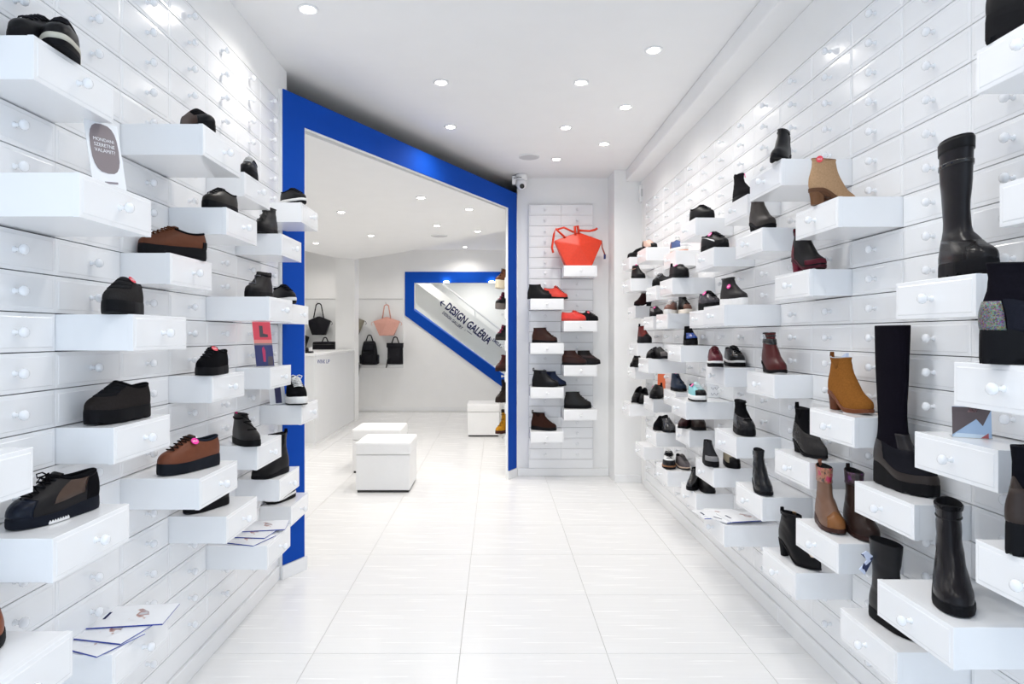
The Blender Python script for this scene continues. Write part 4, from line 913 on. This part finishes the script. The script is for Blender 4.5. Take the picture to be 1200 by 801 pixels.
put('R', 6, 8, 815.7, 0.199, -90.0, 'sneaker', 'turquoise and white sneaker with black toe and pink sticker', sc=0.793, L=.245, wide=1.1, upper=('fabric', (.30, .60, .64)), laces=(.8, .85, .85), nl=6, tongue=(.4, .68, .7), toecap=('leather', BLK), sole='thick', heel=.034, plat=.032, solec=('rubber', BLK2), midsole=('rubber', (.85, .85, .85), .28), sale='pink', saleph=-.95, salet=.86)
put('R', 8, 8, 794.1, 0.359, -82.3, 'ankle_boot', 'navy blue low boot with pink sticker left of the turquoise sneaker', sc=0.780, L=.235, shaft=.11, heel=.022, plat=.018, upper=('leather', (.012, .022, .045), .3), laces=(.01, .012, .03), nl=4, sale='pink', saleph=-.8, salet=.85, pull=BLK)
put('R', 10, 7, 769.6, 0.317, -122.0, 'slip_on_shoe', 'black slip-on with pink sticker before the orange card', sc=0.982, L=.235, heel=.018, plat=.016, sale='pink', saleph=-.9, salet=.8, pull=BLK, throat=.62)
put('R', 12, 6, 746.7, 0.559, -116.4, 'court_shoe', 'black loafer with heel, left one of the pair beside the pier', sc=1.065, group='pair of heeled loafers by the pier', L=.225, heel=.05, plat=.01, sole='heel', throat=.62, top=.07)
put('R', 12, 6, 754.4, 0.267, -108.1, 'court_shoe', 'black loafer with heel, right one of the pair beside the pier', sc=1.028, group='pair of heeled loafers by the pier', L=.225, heel=.05, plat=.01, sole='heel', throat=.62, top=.07)
put('R', 9, 5, 774.5, 0.648, -126.9, 'oxford_shoe', 'black suede shoe, left of the two on the drawer above the brogues', sc=0.948, L=.235, heel=.022, plat=.012, upper=('suede', BLK), throat=.60)
put('R', 9, 5, 781.7, 0.264, -90.3, 'oxford_shoe', 'dark grey patent shoe, right of the two on the drawer above the brogues', sc=0.971, L=.235, heel=.022, plat=.012, upper=('patent', (.03, .03, .034)), counter=('leather', BLK), throat=.60)
put('R', 7, 6, 802.4, 0.463, -127.0, 'loafer', 'dark shoe with red trim half hidden under the turquoise sneaker drawer', sc=0.780, L=.23, heel=.02, plat=.012, collar=(.4, .03, .03), upper=('leather', (.03, .008, .01)))
put('R', 7, 6, 816.8, 0.269, -97.8, 'loafer', 'black shoe half hidden under the turquoise sneaker drawer', sc=0.957, L=.235, heel=.02, plat=.014, upper=('leather', (.022, .014, .012)))
put('R', 8, 3, 783.3, 0.538, -106.3, 'oxford_shoe', 'black and white brogue with a brown sole edge, low on the right wall', sc=1.016, L=.235, heel=.02, plat=.014, upper=('leather', BLK), laces=BLK, patches=[(.36, .66, -1.1, 1.1, ('leather', (.75, .76, .76)), 'white_vamp')], tongue=(.7, .7, .7), midsole=('leather', (.28, .13, .06), .5))
put('R', 8, 3, 798.9, 0.406, -88.4, 'oxford_shoe', 'silver grey lace-up with pale sole edge beside the brogue', sc=0.821, L=.235, heel=.02, plat=.014, upper=('leather', (.13, .115, .12), .22), laces=(.10, .09, .09), tongue=(.1, .09, .09), midsole=('leather', (.60, .45, .35), .4))
put('R', 5, 5, 831.3, 0.319, -95.4, 'sneaker', 'dark grey slip-on sneaker with a grey band and notched sole, lower right wall', sc=0.780, L=.24, upper=('fabric', (.03, .03, .034)), shaft=.115, heel=.028, plat=.024, sole='thick', solec=('rubber', BLK), patches=[(.12, .38, -1.2, 1.2, ('leather', (.22, .22, .23), .3), 'grey_band')], pull=(.7, .7, .7))
put('R', 5, 5, 855.9, 0.187, -96.2, 'sneaker', 'beige and black slip-on partly hidden under the sock boot drawer', sc=0.780, L=.24, upper=('fabric', (.34, .30, .22)), heel=.026, plat=.024, sole='thick', toecap=('leather', BLK), counter=('leather', BLK))
put('R', 6, 3, 812.6, 0.471, -125.6, 'ankle_boot', 'black patent boot, the left one on the lowest shoe drawer of the right wall', sc=0.780, L=.225, shaft=.125, heel=.025, plat=.018, sole='thick', upper=('patent', BLK), pull=BLK, cat='boot', collar=BLK)
put('R', 6, 3, 826.7, 0.305, -95.3, 'court_shoe', 'flat black shoe, the right one on the lowest shoe drawer of the right wall', sc=0.905, L=.235, heel=.014, plat=.010, throat=.66, top=.06)
put('R', 12, 9, 744.5, 0.120, -128.3, 'ankle_boot', 'tiny black bootie beside the pier, below the middle row', sc=0.780, L=.215, shaft=.12, heel=.04, plat=.012, sole='heel', cat='boot', strap=(('leather', (.05, .04, .035)), (.5, .56)))

# --- end wall: everything points to the right
def end(c, r, px, dy, yaw, name, label, **kw):
    y = YE - .03 - dy
    return shoe(name, label, Vector(((px - VX) * y / F, y, ZE + (r + 1) * HE - .0012)), R_(yaw), **kw)
end(0, 14, 632.3, .19, -8.7, 'ankle_boot', 'plain black ankle boot beside the red lace-up, end wall', sc=0.965, L=.225, shaft=.135, heel=.018, plat=.012, cat='boot')
end(0, 14, 651.2, .12, 7.8, 'sneaker', 'red lace-up with black heel and sole, upper one on the end wall', sc=1.012, L=.225, upper=('leather', (.75, .05, .03)), counter=('leather', BLK), laces=BLK, nl=6, heel=.02, plat=.014, tongue=(.7, .05, .03), shaft=None, top=.105, back=.085)
end(1, 12, 672.3, .19, -0.5, 'sneaker', 'red low lace-up under the orange bag on the end wall', sc=0.933, L=.235, upper=('leather', (.80, .045, .03)), laces=(.75, .05, .03), heel=.016, plat=.012, solec=('rubber', (.45, .03, .02)), tongue=(.7, .05, .03))
end(1, 12, 688.3, .11, 14.6, 'sneaker', 'black lace-up with a red tag right of the red one, end wall', sc=0.957, L=.225, laces=BLK, heel=.016, plat=.012, sale='red', saleph=-.9, salet=.9)
end(0, 10, 638.3, .14, -6.6, 'ankle_boot', 'dark brown ankle boot, highest brown one of the end wall', sc=0.971, L=.235, shaft=.135, upper=('leather', DBR, .3), laces=DBR, heel=.022, plat=.014, cat='boot')
end(1, 8, 673.1, .19, -4.1, 'ankle_boot', 'dark brown buckled low boot, left of the two on the end wall', sc=0.945, L=.235, shaft=.12, upper=('leather', (.035, .014, .012), .3), strap=(('leather', DBR), (.46, .54)), heel=.018, plat=.012, cat='boot')
end(1, 8, 689.5, .10, -4.7, 'ankle_boot', 'black buckled low boot, right of the two on the end wall', sc=0.928, L=.235, shaft=.12, upper=('leather', (.014, .010, .010), .3), strap=(('leather', (.05, .03, .03), .2), (.44, .54)), heel=.018, plat=.012, cat='boot')
end(0, 6, 638.8, .19, -20.1, 'chelsea_boot', 'black chelsea boot, left of the navy one on the end wall', sc=1.025, L=.235, shaft=.145, upper=('leather', (.010, .010, .012), .25), gore=BLK2, pull=BLK, heel=.020, plat=.012, cat='boot')
end(0, 6, 649.9, .10, -9.8, 'chelsea_boot', 'navy chelsea boot right beside the black one on the end wall', sc=0.937, L=.225, shaft=.142, upper=('leather', (.010, .018, .050), .22), gore=(.01, .015, .04), pull=(.01, .015, .04), heel=.020, plat=.012, cat='boot')
end(1, 4, 677.0, .14, -6.6, 'lace_up_boot', 'black lace-up brogue boot alone on its drawer, end wall', sc=1.039, L=.235, shaft=.125, upper=('leather', (.02, .019, .019), .25), laces=BLK, nl=5, heel=.024, plat=.018, sole='thick', cat='boot')
end(0, 2, 636.9, .14, -25.3, 'chelsea_boot', 'dark brown suede chelsea boot, lowest one of the end wall', sc=1.074, L=.22, shaft=.145, upper=('suede', (.038, .016, .012)), gore=(.02, .008, .006), pull=(.1, .09, .08), heel=.024, plat=.016, sole='thick', cat='boot')
# orange bag
c = at(677.5, 313.0, 5.93); t, W, H = hex_bag('bright orange hexagonal leather bag on its own drawer at the top of the end wall', (c.x, 5.93, ZE + 18 * HE - .0010), .435, .30, M_orange, th=.16)
bm = bmesh.new(); tube(bm, [(-W * .55, -.03, H * .86), (-W * .95, -.04, H * 1.12), (-W * 1.02, -.04, H * .95), (-W * 1.10, -.04, H * .55), (-W * 1.05, -.04, H * .40)], .010, 8)
tube(bm, [(-W * .90, -.035, H * 1.10), (-W * .6, -.03, H * 1.16), (-W * .2, -.03, H * 1.02)], .009, 8); obj('shoulder_strap', bm, M_orange, t, smooth=True)
bm = bmesh.new(); tube(bm, [(-.03, -.04, H * .96), (-.035, -.045, H * 1.18), (-.01, -.045, H * 1.2), (.0, -.04, H * .98)], .012, 8)
tube(bm, [(.0, -.02, H * 1.08), (.10, -.02, H * 1.06), (.15, -.02, H * 1.10), (.17, -.02, H * 1.14)], .010, 8); obj('handle', bm, M_orange, t, smooth=True)
bm = bmesh.new(); tube(bm, [(W * .95, -.02, H * .78), (W * .98, -.03, H * .55), (W * 1.08, -.03, H * .36)], .006, 8); obj('side_cord', bm, mat('leather', (.35, .05, .02)), t, smooth=True)
bm = bmesh.new(); box(bm, W * 1.04, W * 1.12, -.04, -.02, H * .22, H * .36, bev=.004); obj('tassel', bm, mat('leather', (.03, .04, .14)), t)

# --- boots behind the right post, toes towards the back room
BB = [(.395, 'yellow', 'mustard yellow laced work boot, lowest behind the right post', dict(upper=('suede', (.52, .24, .02)), solec=('rubber', (.06, .022, .018)), laces=(.05, .03, .01), shaft=.225, cuff=('leather', .86, (.02, .012, .01)))),
      (.685, 'dark', 'dark brown laced boot above the yellow one behind the right post', dict(upper=('leather', (.028, .018, .014)), solec=('rubber', (.03, .02, .018)), laces=BLK, shaft=.215)),
      (.985, 'burg', 'burgundy brown laced boot behind the right post', dict(upper=('leather', (.055, .018, .014)), solec=('rubber', (.03, .016, .014)), laces=(.18, .02, .03), shaft=.155)),
      (1.285, 'blk', 'black boot with pink trim behind the right post', dict(upper=('leather', BLK), solec=('rubber', (.04, .036, .034)), laces=(.5, .03, .14), shaft=.13)),
      (1.545, 'blk2', 'black platform shoe with grey sole behind the right post', dict(upper=('leather', BLK), solec=('rubber', (.16, .14, .13)), laces=(.5, .03, .14), shaft=.14, heel=.05, plat=.045, lugs=.008)),
      (1.80, 'top', 'brown boot with thick cream platform sole, highest behind the right post', dict(upper=('leather', (.10, .035, .014)), solec=('rubber', (.68, .60, .45)), laces=BLK, shaft=.185, heel=.075, plat=.07, lugs=.008))]
zr = [.155 + .1 * r + .0996 for r in range(22)]
for z, n_, l_, kw in BB:
    kz = min(zr, key=lambda q: abs(q - z))
    k2 = dict(L=.225, sole='thick', heel=.03, plat=.022, nl=6, cat='boot', lugs=.004); k2.update(kw)
    shoe('lace_up_boot', l_, Vector((.068, 6.395, kz)), R_(-128), **k2)
# ------------------------------------------------------------------ printed matter on the drawers
def print_mat(name, bg, cols, scale=9, lo=.52, centre=(.5, .5), rad=.4):
    m, nt, b = new_mat(name); N = nt.nodes; L = nt.links
    tc = N.new('ShaderNodeTexCoord'); nz = N.new('ShaderNodeTexNoise'); nz.inputs['Scale'].default_value = scale; nz.inputs['Detail'].default_value = 2
    L.new(tc.outputs['Object'], nz.inputs['Vector'])
    cr = N.new('ShaderNodeValToRGB'); E = cr.color_ramp.elements
    E[0].position = 0; E[0].color = (*bg, 1); E[1].position = lo; E[1].color = (*bg, 1)
    for i, c in enumerate(cols): e = E.new(lo + .02 + i * .06); e.color = (*c, 1)
    L.new(nz.outputs['Fac'], cr.inputs['Fac']); L.new(cr.outputs['Color'], b.inputs['Base Color']); b.inputs['Roughness'].default_value = .3
    return m
M_paper = mat('paper', (.86, .87, .89), .3)
M_mag = print_mat('magazine_print', (.84, .85, .87), [(.62, .45, .40), (.30, .10, .08), (.55, .55, .58)], 22, .50)
def magazine(label, loc, rz, tilt=0, w_=.148, h_=.205, group=None):
    t = thing('magazine', label, 'magazine', loc, rz, group)
    bm = bmesh.new(); n = 8; th = .0035
    rows = []
    for i in range(n + 1):
        x = lerp(-w_ / 2, w_ / 2, i / n); z = .0004 + tilt * (i / n) ** 2
        rows.append((x, z))
    loft(bm, [[Vector((x, -h_/2, z)), Vector((x, h_/2, z)), Vector((x, h_/2, z + th)), Vector((x, -h_/2, z + th))] for x, z in rows], True, True, True)
    obj('pages', bm, M_paper, t)
    bm = bmesh.new()   # printed figure band and the small title bar, flat on the cover
    for i in range(3, n):
        x, z = rows[i]; x2, z2 = rows[i + 1] if i < n else rows[i]
    ff = [(-.055, -.02), (-.03, .005), (.0, .0), (.03, .012), (.045, -.004), (.02, -.02), (-.01, -.028)]
    zc = lambda x: .0004 + tilt * ((x + w_ / 2) / w_) ** 2 + th
    v = [bm.verts.new((x, y * 1.6, zc(x) + .0006)) for x, y in ff]; bm.faces.new(v)
    obj('cover_picture', bm, M_mag, t)
    bm = bmesh.new(); y_ = h_ * .36
    v = [bm.verts.new((x, y, zc(x) + .0006)) for x, y in ((-.02, y_), (.03, y_), (.03, y_ + .008), (-.02, y_ + .008))]; bm.faces.new(v); obj('title_bar', bm, M_navy, t)
    bm = bmesh.new(); box(bm, -w_/2 - .0006, -w_/2 + .0004, -h_/2, h_/2, .0004, .0004 + th); obj('spine', bm, mat('paper', (.02, .05, .35), .4), t)
    bm = bmesh.new(); box(bm, -w_/2, w_/2 * .98, -h_/2 - .0006, -h_/2 + .0002, .0004, .0004 + th * .6); 
    if tilt == 0: obj('edge', bm, mat('paper', (.02, .05, .35), .4), t)
    else: bm.free()
    return t
def stack(side, k, m, specs, words):
    for i, (px, f, rz, tl) in enumerate(specs):
        p = on_drawer(side, k, m, px, f); p.z += .0046 * i
        magazine(words[i], p, R_(rz), tl)
stack('L', 0, 3, [(112, .30, 68, 0), (128, .46, 78, 0), (158, .72, 98, 0)], ['white magazine at the front of the fan on the lowest left drawer', 'white magazine in the middle of the fan on the lowest left drawer', 'white magazine lying on top at the back of the fan, lowest left drawer'])
stack('L', 3, 3, [(286, .30, 72, 0), (292, .52, 84, 0), (308, .78, 100, 0)], ['white magazine in front, fan of three on the drawer by the blue post foot', 'white magazine in the middle, fan of three by the blue post foot', 'white magazine on top at the back, fan of three by the blue post foot'])
stack('R', 4, 3, [(842, .62, 96, 0), (856, .42, 118, 0), (872, .34, 100, 0)], ['white leaflet at the left of the three on the low right drawer', 'white leaflet in the middle of the three on the low right drawer', 'white leaflet at the right of the three on the low right drawer'])
# acrylic showcards
def card(label, loc, rz, w_, h_, lean, faces, group=None, name='showcard'):
    """an upright print in a clear bent holder; faces = list of (x0,x1,z0,z1,colour) in units of the card"""
    t = thing(name, label, 'card', loc, rz, group)
    bm = bmesh.new(); prism(bm, [(-w_/2, 0, .001), (w_/2, 0, .001), (w_/2, lean, h_), (-w_/2, lean, h_)], (0, 1, 0), .0022); obj('sheet', bm, M_paper, t)
    bm = bmesh.new(); prism(bm, [(-w_/2 - .002, 0.0, .0003), (w_/2 + .002, 0.0, .0003), (w_/2 + .002, .04 + lean, .0003), (-w_/2 - .002, .04 + lean, .0003)], (0, 0, 1), .0007); obj('foot', bm, gm, t)
    for (x0, x1, z0, z1, col) in faces:
        bm = bmesh.new(); f = lambda x, z: Vector((x * w_ - w_/2, lean * z - .0008, z * h_ + .001))
        v = [bm.verts.new(f(a, b)) for a, b in ((x0, z0), (x1, z0), (x1, z1), (x0, z1))]; bm.faces.new(v); obj('print', bm, mat('paper', col, .3), t)
    return t
def oncard(side, k, m, px, f, rz, *a, **kw): return card(a[0], on_drawer(side, k, m, px, f), R_(rz), *a[1:], **kw)
# tall card with the grey speech bubble, upper left
p = on_drawer('L', -1, 15, 131, .90)
t = card('tall narrow white card with a grey speech bubble on the upper left drawer', p, R_(58), .085, .205, .055, [(.30, .34, .0, .04, (.3, .2, .2))])
bm = bmesh.new(); n = 20; pts = []
for i in range(n):
    a = 2 * PI * i / n; x = .036 * math.copysign(abs(math.cos(a)) ** .7, math.cos(a)); z = .068 * math.copysign(abs(math.sin(a)) ** .75, math.sin(a)) + .132
    pts.append(bm.verts.new((x, .055 * z / .205 - .0010, z)))
bm.faces.new(pts); obj('speech_bubble', bm, mat('paper', (.23, .19, .20), .4), t)
for i, s in enumerate(('MONDANI', 'SZERETNE', 'VALAMIT?')):
    me = text_mesh(s, 1.0, .0001); k = .052 / text_w(me); me.materials.append(M_paper); z = .155 - i * .015
    o = inst('lettering', me, t, (0, .055 * z / .205 - .0016, z), (PI / 2 - math.atan2(.055, .205), 0, 0)); o.scale = (k, k * 1.2, 1)
bm = bmesh.new(); v = [bm.verts.new((x, .055 * z / .205 - .0010, z)) for x, z in ((-.012, .035), (.022, .039), (.022, .045), (-.012, .041))]; bm.faces.new(v); obj('print', bm, mat('paper', (.25, .22, .25), .4), t)
# red over navy card, mid left
p = on_drawer('L', 4, 10, 311, .40)
t = card('tall card with a boot on red above a figure on navy, left wall', p, R_(40), .085, .205, .055, [(0, 1, .52, 1, (.72, .06, .10)), (0, 1, 0, .47, (.03, .04, .16)), (0, 1, .47, .52, (.25, .2, .22))])
def flat(t, pts, col, w_=.085, h_=.205, lean=.055, nm='picture'):
    bm = bmesh.new(); v = [bm.verts.new((x * w_ - w_/2, lean * z - .0016, z * h_)) for x, z in pts]; bm.faces.new(v); return obj(nm, bm, mat('paper', col, .4), t)
flat(t, [(.35, .66), (.80, .66), (.80, .72), (.55, .74), (.55, .92), (.35, .92)], (.06, .05, .07)); flat(t, [(.0, .52), (1, .52), (1, .60), (0, .60)], (.75, .25, .22))
flat(t, [(.42, .10), (.55, .10), (.58, .35), (.50, .45), (.40, .40)], (.5, .03, .12)); flat(t, [(.65, .02), (.95, .02), (.95, .22), (.7, .22)], (.09, .07, .09))
p = on_drawer('L', 5, 8, 326, .12)
t = card('small white card with a dark figure behind the canvas sneaker, left wall', p, R_(48), .085, .10, .02, [(.35, .75, .05, .85, (.05, .05, .12))], name='showcard')
p = on_drawer('R', 10, 7, 777, .75)
card('orange card with a dark strip behind the small black slip-on, right wall', p, R_(-20), .085, .165, .03, [(0, .68, 0, 1, (.80, .17, .06)), (.68, 1, 0, 1, (.30, .24, .24))])
p = on_drawer('R', 6, 8, 838, .74)
t = card('small white card with grey script beside the turquoise sneaker', p, R_(-10), .085, .115, .02, [])
for i, s in enumerate(('Sv', 'jo', 'Ja')):
    bm = bmesh.new(); z0 = .085 - i * .032
    tube(bm, [(-.022 + .006 * j, .02 * z0 / .115 - .0025, z0 + .008 * math.sin(j * 1.9 + i)) for j in range(8)], .0012, 5); obj('script', bm, mat('paper', (.2, .2, .26), .5), t)
# mirror like photo card, right
p = on_drawer('R', -1, 9, 1139, .60)
t = card('folded card with a dark photo and a pale blue triangle, right wall', p, R_(-28), .082, .076, .012, [(0, 1, .0, 1, (.34, .47, .66))])
flat(t, [(0, .08), (.62, .62), (.62, .62), (.78, .55), (1, .92), (1, 1), (0, 1)][0:2] + [(.78, .40), (1, .95), (1, 1), (0, 1)], (.09, .065, .07), .082, .076, .012)
flat(t, [(.72, 0), (.92, 0), (.92, .18)], (.42, .09, .09), .082, .076, .012); flat(t, [(.40, .84), (.62, .84), (.66, .94), (.46, .96)], (.55, .30, .30), .082, .076, .012)
flat(t, [(0, 0), (.72, 0), (.84, .12), (.10, .14)], (.58, .70, .82), .082, .076, .012)
# stuffing paper of the tan boot
tan = next(o for o in bpy.data.objects if o.get('label', '').startswith('tan suede block heel'))
bm = bmesh.new(); prism(bm, [(-.050, -.012, .196), (-.004, -.010, .196), (-.010, -.004, .224), (-.028, .002, .213)], (.1, 1, 0), .012)
o = obj('stuffing_paper', bm, mat('paper', (.55, .62, .78), .5), tan)
